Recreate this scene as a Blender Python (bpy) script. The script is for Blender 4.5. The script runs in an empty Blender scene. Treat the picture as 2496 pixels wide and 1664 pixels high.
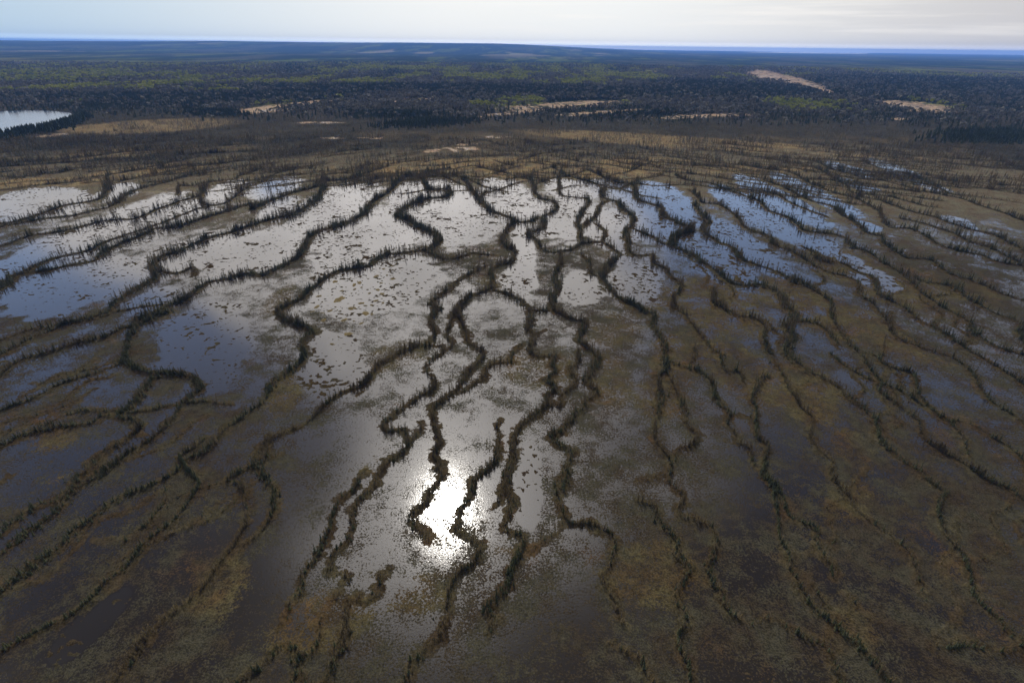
import bpy, math, random
import numpy as np
from mathutils import Matrix, Vector

# ------------------------------------------------------------------ camera, sky, sun, exposure
scene = bpy.context.scene
col = scene.collection
PITCH = math.atan(719 / 1317.0)
ROLL = math.radians(0.69)
CAM_H = 100.0
cam_data = bpy.data.cameras.new("camera")
cam_data.sensor_width = 36.0
cam_data.lens = 36.0 * 1317.0 / 2496.0
cam_data.clip_start = 1.0
cam_data.clip_end = 200000.0
cam = bpy.data.objects.new("camera", cam_data)
col.objects.link(cam)
cr_, sr_ = math.cos(ROLL), math.sin(ROLL)
cp_, sp_ = math.cos(PITCH), math.sin(PITCH)
right0, up0, fwd = Vector((1, 0, 0)), Vector((0, sp_, cp_)), Vector((0, cp_, -sp_))
right = right0 * cr_ + up0 * sr_
up = up0 * cr_ - right0 * sr_
m = Matrix((right, up, -fwd)).transposed().to_4x4()
m.translation = Vector((0, 0, CAM_H))
cam.matrix_world = m
scene.camera = cam

scene.view_settings.view_transform = 'Standard'
scene.view_settings.look = 'None'
scene.view_settings.exposure = 0.0
scene.view_settings.gamma = 1.0
scene.cycles.max_bounces = 6
scene.cycles.diffuse_bounces = 2
scene.cycles.glossy_bounces = 3
scene.cycles.transparent_max_bounces = 8
scene.cycles.volume_bounces = 1
scene.cycles.use_denoising = True

SUN = Vector((-15.4, 96.2, 100.0)).normalized()
sun_data = bpy.data.lights.new("sun", 'SUN')
sun_data.energy = 2.4
sun_data.angle = math.radians(0.55)
sun_data.color = (1.0, 0.95, 0.86)
sun = bpy.data.objects.new("sun", sun_data)
sun.rotation_euler = SUN.to_track_quat('Z', 'Y').to_euler()
sun.location = (0, 0, 300)
col.objects.link(sun)


class NT:
    """small helper to wire node trees"""
    def __init__(self, tree):
        self.t = tree
        self.n = tree.nodes
        self.l = tree.links
    def set(self, sock, v):
        if hasattr(v, 'is_output') or hasattr(v, 'links') and not isinstance(v, (int, float, tuple)):
            self.l.new(v, sock)
        else:
            sock.default_value = v
    def node(self, typ, props=None, **ins):
        nd = self.n.new(typ)
        for k, v in (props or {}).items():
            setattr(nd, k, v)
        for k, v in ins.items():
            key = int(k[1:]) if k[0] == 'i' and k[1:].isdigit() else k.replace('_', ' ')
            self.set(nd.inputs[key], v)
        return nd
    def math(self, op, a, b=0.0, c=None, clamp=False):
        nd = self.n.new('ShaderNodeMath')
        nd.operation = op
        nd.use_clamp = clamp
        self.set(nd.inputs[0], a)
        self.set(nd.inputs[1], b)
        if c is not None:
            self.set(nd.inputs[2], c)
        return nd.outputs[0]
    def vmath(self, op, a, b=(0, 0, 0), out=0, scale=None):
        nd = self.n.new('ShaderNodeVectorMath')
        nd.operation = op
        self.set(nd.inputs[0], a)
        self.set(nd.inputs[1], b)
        if scale is not None:
            self.set(nd.inputs[3], scale)
        return nd.outputs[out]
    def mix(self, f, a, b, blend='MIX'):
        nd = self.n.new('ShaderNodeMix')
        nd.data_type = 'RGBA'
        nd.blend_type = blend
        nd.clamp_factor = True
        self.set(nd.inputs[0], f)
        self.set(nd.inputs[6], a if not isinstance(a, tuple) else (*a[:3], 1))
        self.set(nd.inputs[7], b if not isinstance(b, tuple) else (*b[:3], 1))
        return nd.outputs[2]
    def noise(self, vec, scale, detail=3.0, rough=0.55, w=None, dist=0.0):
        nd = self.n.new('ShaderNodeTexNoise')
        self.set(nd.inputs['Vector'], vec)
        nd.inputs['Scale'].default_value = scale
        nd.inputs['Detail'].default_value = detail
        nd.inputs['Roughness'].default_value = rough
        nd.inputs['Distortion'].default_value = dist
        return nd.outputs[0]
    def ramp(self, v, a, b, lo=0.0, hi=1.0, smooth=True):
        nd = self.n.new('ShaderNodeMapRange')
        nd.interpolation_type = 'SMOOTHSTEP' if smooth else 'LINEAR'
        self.set(nd.inputs[0], v)
        for i, x in enumerate((a, b, lo, hi)):
            self.set(nd.inputs[1 + i], x)
        return nd.outputs[0]


world = bpy.data.worlds.new("World")
scene.world = world
world.use_nodes = True
wt = world.node_tree
wt.nodes.clear()
W = NT(wt)
geo = W.node('ShaderNodeTexCoord').outputs['Generated']
dirn = W.vmath('NORMALIZE', geo)
sky = W.node('ShaderNodeTexSky', dict(sky_type='NISHITA', sun_disc=False))
sky.sun_elevation = math.asin(SUN.z)
sky.sun_rotation = math.atan2(SUN.x, SUN.y)
sky.altitude = 600
sky.air_density = 1.0
sky.dust_density = 0.6
sky.ozone_density = 1.5
sep = W.node('ShaderNodeSeparateXYZ', None, i0=dirn)
dx, dy, dz = sep.outputs
el = W.math('MAXIMUM', dz, 0.0)
inv = W.math('DIVIDE', 1.0, W.math('ADD', el, 0.12))
cmb = W.node('ShaderNodeCombineXYZ', None, i0=W.math('MULTIPLY', dx, inv), i1=W.math('MULTIPLY', dy, inv), i2=0.0)
cn1 = W.noise(cmb.outputs[0], 1.1, 6.0, 0.56, dist=0.5)
cn2 = W.noise(cmb.outputs[0], 3.7, 5.0, 0.6, dist=0.3)
cl = W.math('ADD', W.math('MULTIPLY', cn1, 0.75), W.math('MULTIPLY', cn2, 0.35))

def lobe(d, rad):
    """smooth spot of the given radius in degrees around the unit direction d"""
    k = 1.0 / (1 - math.cos(math.radians(rad)))
    dot = W.vmath('DOT_PRODUCT', dirn, tuple(d), out=1)
    return W.math('EXPONENT', W.math('MULTIPLY', W.math('SUBTRACT', dot, 1.0), k))

# where the thin cloud deck opens to blue (negative) or thickens (positive): x/z, y/z, radius in degrees, weight
CLOUD_SPOTS = [(-1.945, 2.158, 9, -0.24), (-1.585, 1.502, 9, -0.2), (1.078, 2.755, 8, -0.2), (1.711, 3.622, 7, -0.24), (2.921, 4.751, 4, -0.24), (-1.994, 4.484, 2.5, -0.2), (-1.218, 4.37, 2, -0.2), (-0.807, 0.67, 10, -0.2), (-0.58, 1.188, 6, -0.25), (-1.129, 1.749, 5, -0.25), (0.06, 0.619, 7, -0.2), (0.786, 0.76, 8, -0.2), (0.503, 0.822, 6, -0.2), (-3.434, 3.909, 5, 0.25), (-2.523, 3.652, 5, 0.2), (-2.396, 2.916, 4, 0.15), (-0.845, 3.729, 7, 0.4), (-0.297, 2.995, 7, 0.3), (-1.435, 2.735, 6, 0.4), (-0.606, 2.245, 8, 0.35), (-2.099, 3.263, 5, 0.35), (0.048, 2.475, 6, 0.3), (0.574, 2.436, 5, 0.25), (-0.15, 0.952, 12, 0.3), (0.368, 3.784, 5, 0.2), (-1.301, 2.432, 5, 0.3)]
acc = cl
for (sx, sy, rad, wgt) in CLOUD_SPOTS:
    d = Vector((sx, sy, 1.0)).normalized()
    acc = W.math('ADD', acc, W.math('MULTIPLY', lobe(d, rad), wgt))
cover = W.ramp(acc, 0.42, 0.72)
SUNT = tuple(SUN)
aur1 = lobe(SUN, 5.0)
aur2 = lobe(SUN, 14.0)
aur3 = lobe(SUN, 34.0)
cloud_l = W.math('ADD', W.math('ADD', W.math('MULTIPLY', aur1, 2.5), W.math('MULTIPLY', aur2, 4.5)), W.math('ADD', W.math('MULTIPLY', aur3, 4.0), 0.82))
detail = W.ramp(cn2, 0.3, 0.7, 0.72, 1.15)
cloud_l = W.math('MULTIPLY', cloud_l, detail)
cloud_l = W.math('MULTIPLY', cloud_l, W.ramp(dz, 0.72, 0.92, 1.0, 0.25))
cloud_c = W.vmath('SCALE', (1.0, 0.95, 0.915), scale=cloud_l)
skyblue = W.vmath('SCALE', sky.outputs[0], scale=0.2)
skyblue = W.vmath('MULTIPLY', skyblue, (1.0, 0.95, 1.0))
skyblue = W.vmath('SCALE', skyblue, scale=W.ramp(dz, 0.42, 0.8, 1.0, 0.16))
glow = W.vmath('SCALE', (1.0, 0.97, 0.92), scale=W.math('ADD', W.math('MULTIPLY', aur1, 5.0), W.math('MULTIPLY', aur2, 1.6)))
skyblue = W.vmath('ADD', skyblue, glow)
skyc = W.mix(cover, skyblue, cloud_c)
# low pale band above the horizon: bluish to the left, white in the middle, warm grey to the right
az = W.math('ARCTAN2', dx, dy)
left_c = W.mix(W.ramp(az, -0.85, -0.05), (0.50, 0.66, 0.80), (0.95, 0.96, 0.94))
hor_c = W.mix(W.ramp(az, 0.1, 0.85), left_c, (0.62, 0.60, 0.60))
st = W.node('ShaderNodeCombineXYZ', None, i0=W.math('MULTIPLY', az, 2.2), i1=W.math('MULTIPLY', el, 42.0), i2=0.0)
streak = W.ramp(W.noise(st.outputs[0], 1.6, 5.0, 0.55), 0.45, 0.7)
streak = W.math('MULTIPLY', streak, W.ramp(az, -0.25, 0.15))
streak = W.math('MULTIPLY', streak, W.ramp(el, 0.005, 0.03))
hor_c = W.mix(W.math('MULTIPLY', streak, 0.5), hor_c, (1.05, 1.01, 0.95))
hor_c = W.vmath('SCALE', hor_c, scale=W.ramp(el, 0.0, 0.010, 1.8, 1.0))
low = W.ramp(el, 0.05, 0.22, 1.0, 0.0)
skyc = W.mix(low, skyc, hor_c)
bg = W.node('ShaderNodeBackground', None, Color=skyc, Strength=1.0)
wo = W.node('ShaderNodeOutputWorld', None, Surface=bg.outputs[0])

# ------------------------------------------------------------------ traced data, all in metres on the fen
RIDGES = [
('ridge under the leftmost speckled pool', 2.6, 0.8, 1, [(-318.2, 327.0), (-312.0, 332.1), (-311.4, 344.8), (-310.8, 358.4), (-310.2, 373.0), (-301.4, 382.6), (-300.0, 392.3), (-307.1, 409.0), (-319.6, 430.6), (-331.7, 450.1), (-344.5, 466.8), (-340.3, 480.9), (-334.8, 495.8), (-327.1, 517.0), (-323.9, 539.6), (-311.9, 558.4)]),
('second ridge below the leftmost pool', 2.4, 0.8, 1, [(-306.7, 329.9), (-300.6, 340.1), (-289.4, 344.5), (-286.1, 349.9), (-281.8, 359.7), (-278.2, 371.5), (-281.8, 386.7), (-288.9, 403.0), (-290.5, 413.4), (-289.3, 428.3), (-284.8, 440.4), (-281.1, 461.5), (-276.2, 475.2), (-264.8, 485.3), (-257.2, 500.5), (-246.8, 511.4)]),
('thin far ridge', 1.4, 0.6, 1, [(-251.0, 404.9), (-259.7, 422.3), (-266.1, 437.4), (-257.2, 433.9), (-250.1, 446.3), (-244.2, 452.8), (-233.6, 459.8), (-234.8, 473.1), (-232.3, 487.2), (-229.7, 507.2)]),
('third ridge below the leftmost pool', 2.0, 0.7, 1, [(-283.6, 285.6), (-282.2, 291.5), (-282.4, 299.5), (-279.4, 308.1), (-269.7, 312.8), (-264.5, 324.4), (-260.8, 334.2), (-253.7, 339.6), (-244.0, 341.3), (-242.4, 350.5), (-243.1, 364.3), (-240.7, 376.2), (-239.6, 385.6), (-235.9, 393.8), (-233.8, 402.3), (-239.3, 419.7), (-246.1, 438.4), (-249.6, 452.6)]),
('short link ridge', 1.4, 0.7, 0.8, [(-232.2, 402.4), (-222.4, 383.3), (-214.7, 377.4), (-205.4, 380.9), (-206.4, 400.2), (-208.3, 417.6), (-209.5, 436.4), (-205.7, 448.7), (-208.2, 461.2), (-207.7, 479.2), (-203.3, 498.7), (-196.7, 514.4)]),
('low ridge', 1.5, 0.6, 0.7, [(-221.6, 331.0), (-220.2, 343.6), (-217.9, 359.8), (-214.1, 371.5), (-205.4, 380.9)]),
('ridge above the blue pool', 3.4, 0.85, 1.1, [(-239.3, 232.7), (-240.9, 241.0), (-239.0, 245.4), (-234.9, 248.5), (-230.2, 251.7), (-225.4, 256.5), (-220.4, 261.5), (-217.0, 266.6), (-221.5, 278.6), (-220.9, 284.2), (-220.3, 297.8), (-218.3, 310.5), (-218.2, 321.7), (-209.5, 324.4), (-204.4, 334.2), (-201.2, 341.8), (-196.9, 355.2), (-192.3, 369.5), (-186.1, 381.9), (-177.7, 367.3), (-177.3, 385.4), (-174.4, 398.5), (-168.5, 416.0), (-161.2, 427.4), (-157.0, 447.2), (-160.3, 463.9), (-151.7, 460.1), (-139.0, 465.1), (-134.2, 483.4), (-126.1, 503.3), (-118.3, 524.6)]),
('low brown ridge', 2.2, 0.6, 0.9, [(-239.8, 249.9), (-240.8, 265.8), (-235.5, 274.6), (-229.9, 283.9), (-231.4, 293.4), (-228.6, 305.8), (-225.5, 316.8), (-222.9, 329.7)]),
('dark ridge below the blue pool', 3.2, 0.85, 1.1, [(-155.9, 455.6), (-149.2, 428.1), (-145.3, 399.9), (-144.7, 371.7), (-147.3, 357.4), (-154.2, 346.4), (-160.2, 338.5), (-167.0, 321.5), (-172.8, 312.3), (-178.4, 303.5), (-179.6, 293.4), (-182.8, 281.9), (-186.7, 272.8), (-185.5, 262.7), (-174.6, 246.0), (-172.8, 237.6), (-173.0, 230.8), (-172.5, 221.8), (-172.8, 214.6), (-171.7, 207.8), (-171.8, 207.8), (-170.2, 204.7), (-173.0, 200.0), (-177.7, 195.4), (-180.3, 191.0), (-181.2, 185.8), (-183.7, 181.8), (-184.2, 176.1), (-183.7, 170.6), (-184.3, 167.1)]),
('thin ridge beside the blue pool', 1.3, 0.7, 0.8, [(-194.0, 178.6), (-192.5, 183.5), (-189.7, 187.7), (-185.2, 189.9), (-179.8, 194.3)]),
('small loop ridge', 1.4, 0.7, 0.8, [(-177.3, 253.5), (-167.7, 249.2), (-163.9, 252.4), (-161.3, 257.1), (-155.1, 245.2)]),
('long ridge above the large grey pool', 3.4, 0.85, 1.15, [(-59.8, 517.6), (-73.2, 501.4), (-82.3, 481.8), (-94.0, 476.5), (-97.3, 458.8), (-96.4, 427.0), (-99.6, 405.5), (-102.4, 385.8), (-100.7, 359.5), (-105.5, 340.8), (-112.5, 328.3), (-119.2, 318.8), (-119.5, 303.7), (-116.7, 289.9), (-114.7, 275.3), (-116.3, 266.7), (-119.5, 256.9), (-122.0, 249.2), (-126.9, 247.6), (-131.7, 248.9), (-139.2, 241.4), (-144.2, 238.5), (-145.3, 230.3), (-144.1, 220.2), (-147.5, 213.0), (-150.2, 205.1), (-155.5, 198.5), (-145.2, 205.4), (-148.7, 198.4), (-150.9, 193.9), (-155.4, 189.6), (-156.1, 183.5), (-159.7, 180.5), (-164.2, 178.4), (-167.5, 173.7), (-170.7, 169.2), (-174.5, 165.6), (-174.1, 159.9), (-173.7, 154.4)]),
('green thicket ridge by the large grey pool', 3.2, 0.95, 1.5, [(-150.9, 193.9), (-147.3, 182.7), (-141.2, 171.7), (-137.7, 164.0), (-136.9, 164.8), (-128.0, 158.5), (-120.1, 157.1), (-114.4, 156.5), (-108.3, 154.3), (-101.7, 147.9), (-103.1, 143.0), (-102.6, 136.5), (-101.8, 131.5), (-102.1, 125.7), (-103.0, 119.7), (-105.2, 116.5), (-106.6, 111.1), (-109.0, 105.1), (-110.2, 102.0), (-109.5, 95.7), (-110.8, 91.0), (-112.1, 87.7), (-112.1, 84.5), (-112.6, 81.5)]),
('short spur ridge left of the thicket', 2, 0.9, 1, [(-138.5, 164.0), (-140.2, 160.7), (-142.5, 156.6)]),
('bent dark ridge below the thicket', 2.6, 0.9, 1.1, [(-113.9, 155.7), (-120.4, 154.1), (-120.0, 146.8), (-118.6, 139.3), (-119.5, 134.9), (-119.8, 133.0), (-111.8, 130.1), (-109.4, 123.3), (-110.1, 119.0), (-111.8, 114.9), (-112.1, 109.6), (-113.3, 105.5), (-111.1, 102.2), (-112.5, 97.5), (-115.7, 95.2), (-117.6, 91.3), (-118.0, 88.0)]),
('low spur ridge under the dark blue pool', 1.8, 0.9, 0.9, [(-118.7, 133.6), (-124.5, 132.9), (-125.0, 129.9), (-127.3, 128.1)]),
('thin ridge at the dark lower left', 1.5, 0.8, 0.8, [(-122.5, 136.0), (-128.0, 135.3), (-134.4, 133.9), (-137.2, 130.2), (-138.1, 124.5), (-140.2, 122.8), (-141.7, 119.5), (-142.3, 116.9)]),
('long curving lower left ridge', 3.2, 0.9, 1.2, [(-80.3, 481.9), (-71.5, 447.8), (-66.6, 432.3), (-53.4, 433.0), (-48.7, 422.1), (-52.3, 407.8), (-63.5, 403.9), (-71.2, 390.4), (-76.5, 374.8), (-76.6, 355.1), (-68.6, 347.5), (-61.5, 335.2), (-53.8, 326.0), (-47.2, 317.2), (-42.9, 304.6), (-44.8, 294.5), (-49.0, 288.6), (-53.7, 286.5), (-59.2, 282.7), (-67.9, 280.5), (-71.8, 273.4), (-73.6, 263.3), (-77.9, 259.9), (-85.5, 256.5), (-89.1, 253.3), (-90.7, 245.8), (-92.8, 237.3), (-94.8, 230.6), (-94.4, 220.5), (-97.1, 215.6), (-99.8, 208.7), (-100.1, 207.4), (-95.4, 200.6), (-87.5, 195.2), (-82.1, 192.2), (-78.4, 188.1), (-80.0, 186.1), (-79.3, 178.3), (-75.4, 171.1), (-75.1, 165.1), (-76.3, 160.2), (-78.4, 154.7), (-79.5, 148.1), (-78.4, 142.6), (-79.6, 138.0), (-81.9, 131.9), (-83.9, 128.3), (-85.2, 122.2), (-85.3, 116.9), (-88.4, 113.4), (-89.1, 108.6), (-90.4, 105.4), (-90.3, 106.1), (-93.2, 102.1), (-98.0, 98.7), (-98.4, 94.2), (-100.0, 89.5), (-101.2, 85.9), (-101.8, 82.4), (-103.3, 77.4), (-104.5, 71.8)]),
('side branch of the lower left diagonal ridge', 2.6, 0.9, 1.1, [(-88.2, 122.6), (-89.4, 118.4), (-91.0, 113.8), (-81.2, 105.2), (-80.6, 101.3), (-80.1, 94.0), (-81.0, 89.8), (-82.9, 85.0), (-82.3, 79.1), (-84.5, 75.6), (-85.7, 71.1), (-86.7, 67.4), (-90.2, 64.2), (-93.1, 61.2), (-94.1, 59.4)]),
('thin dark ridge between two lower left ridges', 1.2, 0.9, 0.8, [(-87.6, 102.6), (-85.8, 98.9), (-86.1, 91.3), (-87.7, 85.3)]),
('ridge along the lower side of the central pool', 2.2, 0.6, 1, [(-48.8, 286.7), (-42.3, 279.7), (-35.6, 274.6), (-28.2, 278.4), (-23.2, 284.0), (-16.3, 282.4), (-10.1, 279.0)]),
('ridge of tall brown trees left of centre', 2.2, 0.25, 1, [(-27.5, 179.6), (-31.9, 178.6), (-36.0, 178.5), (-39.9, 174.7), (-44.3, 170.1), (-47.8, 164.1), (-48.3, 155.4), (-51.5, 150.1), (-55.8, 144.4), (-58.5, 140.3), (-60.7, 133.3), (-63.8, 128.5), (-67.1, 125.1), (-68.8, 122.3), (-67.2, 116.5), (-67.4, 112.1), (-72.1, 109.5), (-74.3, 106.4), (-70.9, 104.4), (-67.5, 101.5), (-65.1, 96.0), (-62.8, 91.7), (-62.6, 87.6), (-62.6, 82.3), (-63.4, 77.6), (-64.0, 73.6), (-66.1, 70.1), (-68.2, 67.4), (-69.4, 64.8), (-68.7, 61.0), (-68.9, 57.7), (-69.7, 55.0)]),
('curved ridge joining the lower left ridge', 1.8, 0.7, 1, [(-69.8, 121.2), (-69.8, 115.5), (-68.1, 110.7), (-66.3, 109.1), (-62.0, 103.1), (-58.8, 98.4), (-57.7, 93.1), (-57.9, 89.7), (-58.7, 86.9), (-59.7, 85.3), (-60.2, 82.3)]),
('twisting ridge left of the sun glint', 2.0, 0.35, 1, [(-27.5, 179.6), (-25.9, 174.1), (-28.5, 169.7), (-29.5, 164.6), (-28.7, 158.9), (-26.0, 154.4), (-26.5, 149.2), (-29.7, 146.4), (-32.0, 141.6), (-34.5, 138.2), (-35.7, 135.1), (-37.4, 132.6), (-37.7, 128.5), (-35.4, 126.2), (-31.3, 126.9), (-29.6, 121.4), (-31.2, 117.2), (-33.0, 114.2), (-35.1, 110.3), (-35.0, 108.1), (-35.5, 104.0), (-37.6, 99.7), (-37.9, 94.2), (-36.9, 89.2), (-37.7, 85.3), (-38.8, 82.6), (-37.9, 77.6)]),
('short brown spur ridge left of the glint', 1.2, 0.2, 1, [(-27.3, 131.0), (-27.0, 126.4), (-28.7, 122.0)]),
('narrow brown ridge above the forked ridges', 1.8, 0.25, 1, [(-13.1, 265.3), (-17.9, 258.8), (-25.4, 246.5), (-28.6, 235.2), (-32.4, 227.3), (-35.3, 218.6), (-35.2, 216.6), (-30.4, 211.7), (-32.9, 206.9), (-33.5, 196.7), (-30.6, 189.4), (-31.0, 181.4)]),
('brown ridge running into the sun glint', 2.2, 0.3, 1.1, [(-7.0, 235.9), (-12.1, 231.8), (-18.0, 226.4), (-21.3, 217.8), (-24.5, 209.7), (-21.5, 217.0), (-24.5, 209.5), (-21.1, 200.3), (-19.4, 191.7), (-17.2, 182.7), (-13.7, 178.1), (-10.7, 174.5), (-11.2, 167.5), (-13.9, 161.7), (-15.5, 156.1), (-17.9, 150.1), (-21.2, 144.5), (-23.8, 140.4), (-23.9, 135.3), (-22.1, 127.0), (-20.1, 122.1), (-21.8, 117.4), (-20.8, 114.4), (-19.2, 112.5), (-20.8, 109.6), (-19.8, 110.4), (-19.0, 107.3), (-20.5, 102.3), (-21.0, 98.5), (-22.7, 96.2), (-23.5, 93.2), (-22.1, 90.7), (-19.3, 89.5), (-18.7, 87.1)]),
('short ridge of brown trees inside the fork', 1.3, 0.25, 1, [(-25.1, 205.9), (-25.8, 193.7), (-25.3, 184.5), (-22.6, 180.7), (-25.9, 174.1)]),
('short brown ridge right of the fork', 1.8, 0.25, 1, [(0.5, 167.8), (-5.6, 166.8), (-8.0, 162.6), (-8.6, 157.8), (-11.7, 154.0), (-14.3, 150.2), (-17.2, 147.3)]),
('central winding ridge', 2.2, 0.5, 1, [(-46.6, 474.7), (-38.2, 453.7), (-32.6, 426.6), (-25.3, 405.7), (-22.8, 389.5), (-17.3, 374.6), (-9.2, 363.5), (-0.8, 353.0), (1.4, 345.3), (-2.8, 332.8), (-5.3, 314.5), (-5.6, 297.9), (0.8, 286.7), (0.2, 272.4), (-6.7, 265.5), (-10.4, 255.9), (-10.5, 242.7), (-9.1, 233.2), (-1.7, 228.2), (-1.8, 228.1), (3.2, 221.6), (7.8, 211.6), (10.9, 210.5), (15.6, 211.8), (18.1, 218.1)]),
('short ridge between pools', 1.3, 0.5, 1, [(-21.5, 430.9), (-24.5, 405.8)]),
('ridge between two small pools', 1.9, 0.6, 1, [(5.2, 486.8), (14.6, 469.3), (16.6, 444.5), (16.8, 421.8), (20.5, 406.3), (27.7, 401.6), (31.0, 388.9), (29.2, 373.8), (19.3, 359.3), (13.8, 351.0), (6.3, 343.0), (1.3, 345.3), (-2.9, 332.8)]),
('ridge round a small round pool', 1.9, 0.55, 1, [(19.1, 353.9), (18.9, 333.7), (10.2, 321.7), (8.7, 317.2), (13.1, 306.7), (16.4, 292.9), (20.5, 287.4), (28.7, 288.6), (35.4, 293.6), (39.4, 301.6), (48.2, 305.0), (54.3, 302.2), (57.3, 288.7), (59.5, 283.3)]),
('brown ridge between grey pools', 1.8, 0.5, 1, [(40.0, 479.6), (35.9, 422.8), (45.3, 412.6), (54.3, 409.6), (54.1, 393.2), (45.2, 363.1), (41.8, 344.5), (40.8, 320.7), (39.6, 303.6)]),
('low brown ridge between grey pools', 1.5, 0.3, 0.9, [(71.1, 403.7), (63.4, 390.4), (57.0, 366.4), (49.4, 347.4), (43.7, 334.7)]),
('dark ridge right of the middle', 2.4, 0.85, 1.1, [(74.1, 447.5), (67.5, 413.7), (75.6, 400.6), (76.5, 381.8), (80.4, 364.7), (76.6, 341.0), (69.0, 326.4), (67.9, 308.8), (64.9, 289.0), (68.1, 283.6), (77.2, 285.7)]),
('side ridge', 1.4, 0.7, 1, [(75.2, 333.6), (79.7, 324.5), (84.8, 313.7), (88.3, 303.4), (93.3, 297.6)]),
('small hooked ridge', 1.0, 0.4, 0.8, [(53.9, 342.5), (56.8, 323.6), (51.7, 306.1)]),
('far ridge', 1.8, 0.8, 1, [(35.1, 528.7), (40.4, 513.2), (47.6, 489.2), (57.5, 480.6), (66.1, 463.5), (74.7, 451.5)]),
('long ridge along the right blue pool', 2.8, 0.85, 1.1, [(67.9, 520.1), (72.3, 505.1), (80.1, 481.8), (87.9, 464.7), (98.7, 456.9), (95.9, 433.2), (93.6, 408.1), (100.0, 395.3), (105.3, 383.2), (102.0, 362.9), (106.1, 352.3), (109.3, 342.3), (111.6, 330.4), (101.4, 320.9), (95.0, 312.0), (93.2, 299.6), (97.1, 288.3), (101.6, 272.5), (104.0, 258.1), (106.1, 246.3), (111.1, 242.3), (120.4, 242.6), (123.2, 238.6), (123.7, 229.0), (121.6, 217.5), (122.1, 212.2), (118.6, 204.5), (114.2, 201.9), (112.2, 192.5), (107.7, 182.7), (103.1, 174.5), (104.6, 165.3), (107.7, 160.1), (109.7, 154.4), (109.9, 148.1), (111.8, 143.0), (112.3, 137.4), (110.1, 131.4), (107.7, 124.0), (107.5, 118.9), (109.6, 115.1), (110.8, 111.5), (110.5, 109.0), (112.1, 104.5), (106.7, 99.2), (104.0, 94.3), (102.8, 89.3), (102.3, 84.3), (100.3, 77.9), (97.3, 73.9), (98.2, 69.9), (99.1, 65.8)]),
('side branch right of the right blue pool ridge', 1.6, 0.7, 0.9, [(118.1, 203.2), (124.7, 203.4), (127.2, 197.5), (126.3, 186.3), (125.5, 180.0)]),
('ridge between the two right blue pools', 1.9, 0.75, 1, [(133.2, 400.1), (130.1, 381.3), (128.8, 361.3), (128.4, 348.1), (118.7, 335.4), (119.3, 323.8), (120.6, 308.7), (125.6, 298.8), (123.9, 280.2), (127.4, 273.4), (133.6, 265.4), (137.0, 256.7), (136.9, 246.4), (140.9, 253.6), (142.4, 240.3), (143.3, 229.5), (143.2, 222.3), (136.9, 210.0), (133.8, 198.8), (131.0, 187.5), (131.6, 180.2), (135.7, 175.3), (135.7, 169.6), (138.7, 166.0), (141.7, 162.6), (138.1, 155.0), (137.4, 152.6)]),
('ridge forking from a green clump', 1.9, 0.7, 1, [(129.3, 184.2), (130.9, 177.1), (129.0, 170.4), (127.6, 161.4), (127.3, 156.4), (123.1, 151.5), (124.2, 145.4), (125.6, 138.4), (125.4, 133.0), (122.0, 127.3), (122.9, 120.8), (125.4, 117.0), (126.2, 111.8), (128.5, 108.8), (131.1, 102.4)]),
('right side ridge', 1.8, 0.75, 1, [(140.3, 443.1), (141.6, 417.3), (139.9, 400.4), (149.7, 397.7), (151.2, 385.3), (151.7, 362.3), (147.6, 339.0), (150.9, 327.3), (154.4, 328.4), (154.6, 317.3), (152.5, 302.6), (157.5, 295.0), (157.7, 285.7), (158.8, 275.2), (160.1, 262.1), (165.8, 257.7), (169.4, 248.9), (164.2, 237.8), (160.7, 231.6), (162.3, 222.9), (159.7, 210.6), (155.0, 198.2), (153.4, 191.3), (156.8, 182.8), (162.7, 176.9), (163.6, 169.3), (162.9, 161.3), (158.7, 152.2), (156.0, 145.4), (157.4, 139.7), (157.9, 135.0)]),
('right ridge', 1.8, 0.8, 1, [(167.4, 301.2), (168.5, 291.6), (166.0, 278.9), (175.3, 275.7), (177.0, 262.7), (180.4, 256.6), (177.5, 244.9), (179.2, 249.7), (172.4, 234.9), (171.9, 226.0), (173.8, 217.7), (171.6, 207.1), (174.2, 198.7), (174.7, 194.1), (174.0, 182.2), (174.8, 173.3), (175.5, 163.4), (175.2, 155.8)]),
('right ridge', 1.8, 0.85, 1, [(143.9, 499.5), (149.7, 476.7), (164.5, 468.8), (170.5, 452.6), (174.3, 437.2), (180.9, 419.3), (184.5, 402.5), (183.2, 400.5), (180.4, 381.8), (184.2, 370.4), (186.2, 354.2), (182.8, 334.2), (189.8, 329.8), (198.1, 325.6), (201.0, 316.9), (196.8, 304.3), (199.9, 292.7), (198.5, 276.5), (199.5, 261.9), (195.4, 248.3), (198.3, 250.3), (192.7, 238.7), (191.4, 226.6), (192.5, 215.5), (192.4, 205.2), (187.4, 195.6), (186.7, 185.7), (188.6, 181.6), (193.2, 177.7)]),
('right ridge', 1.3, 0.8, 0.9, [(200.5, 443.9), (206.0, 429.1), (205.5, 408.2), (207.6, 389.1), (211.5, 377.3), (213.8, 363.4)]),
('right ridge', 2.0, 0.9, 1.1, [(215.8, 482.2), (220.1, 469.3), (222.5, 452.9), (223.1, 426.3), (224.4, 409.1), (232.3, 396.4), (226.9, 369.4), (225.7, 353.3), (220.5, 331.0), (224.9, 324.4), (218.0, 307.1), (217.2, 295.2), (216.5, 284.1), (226.7, 281.0), (224.1, 264.2), (227.9, 253.7), (229.8, 245.1)]),
('right ridge', 1.8, 0.9, 1, [(199.5, 261.9), (203.1, 250.0), (212.7, 244.1), (210.5, 231.5), (210.1, 216.0), (213.3, 205.8), (210.4, 198.5)]),
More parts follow.
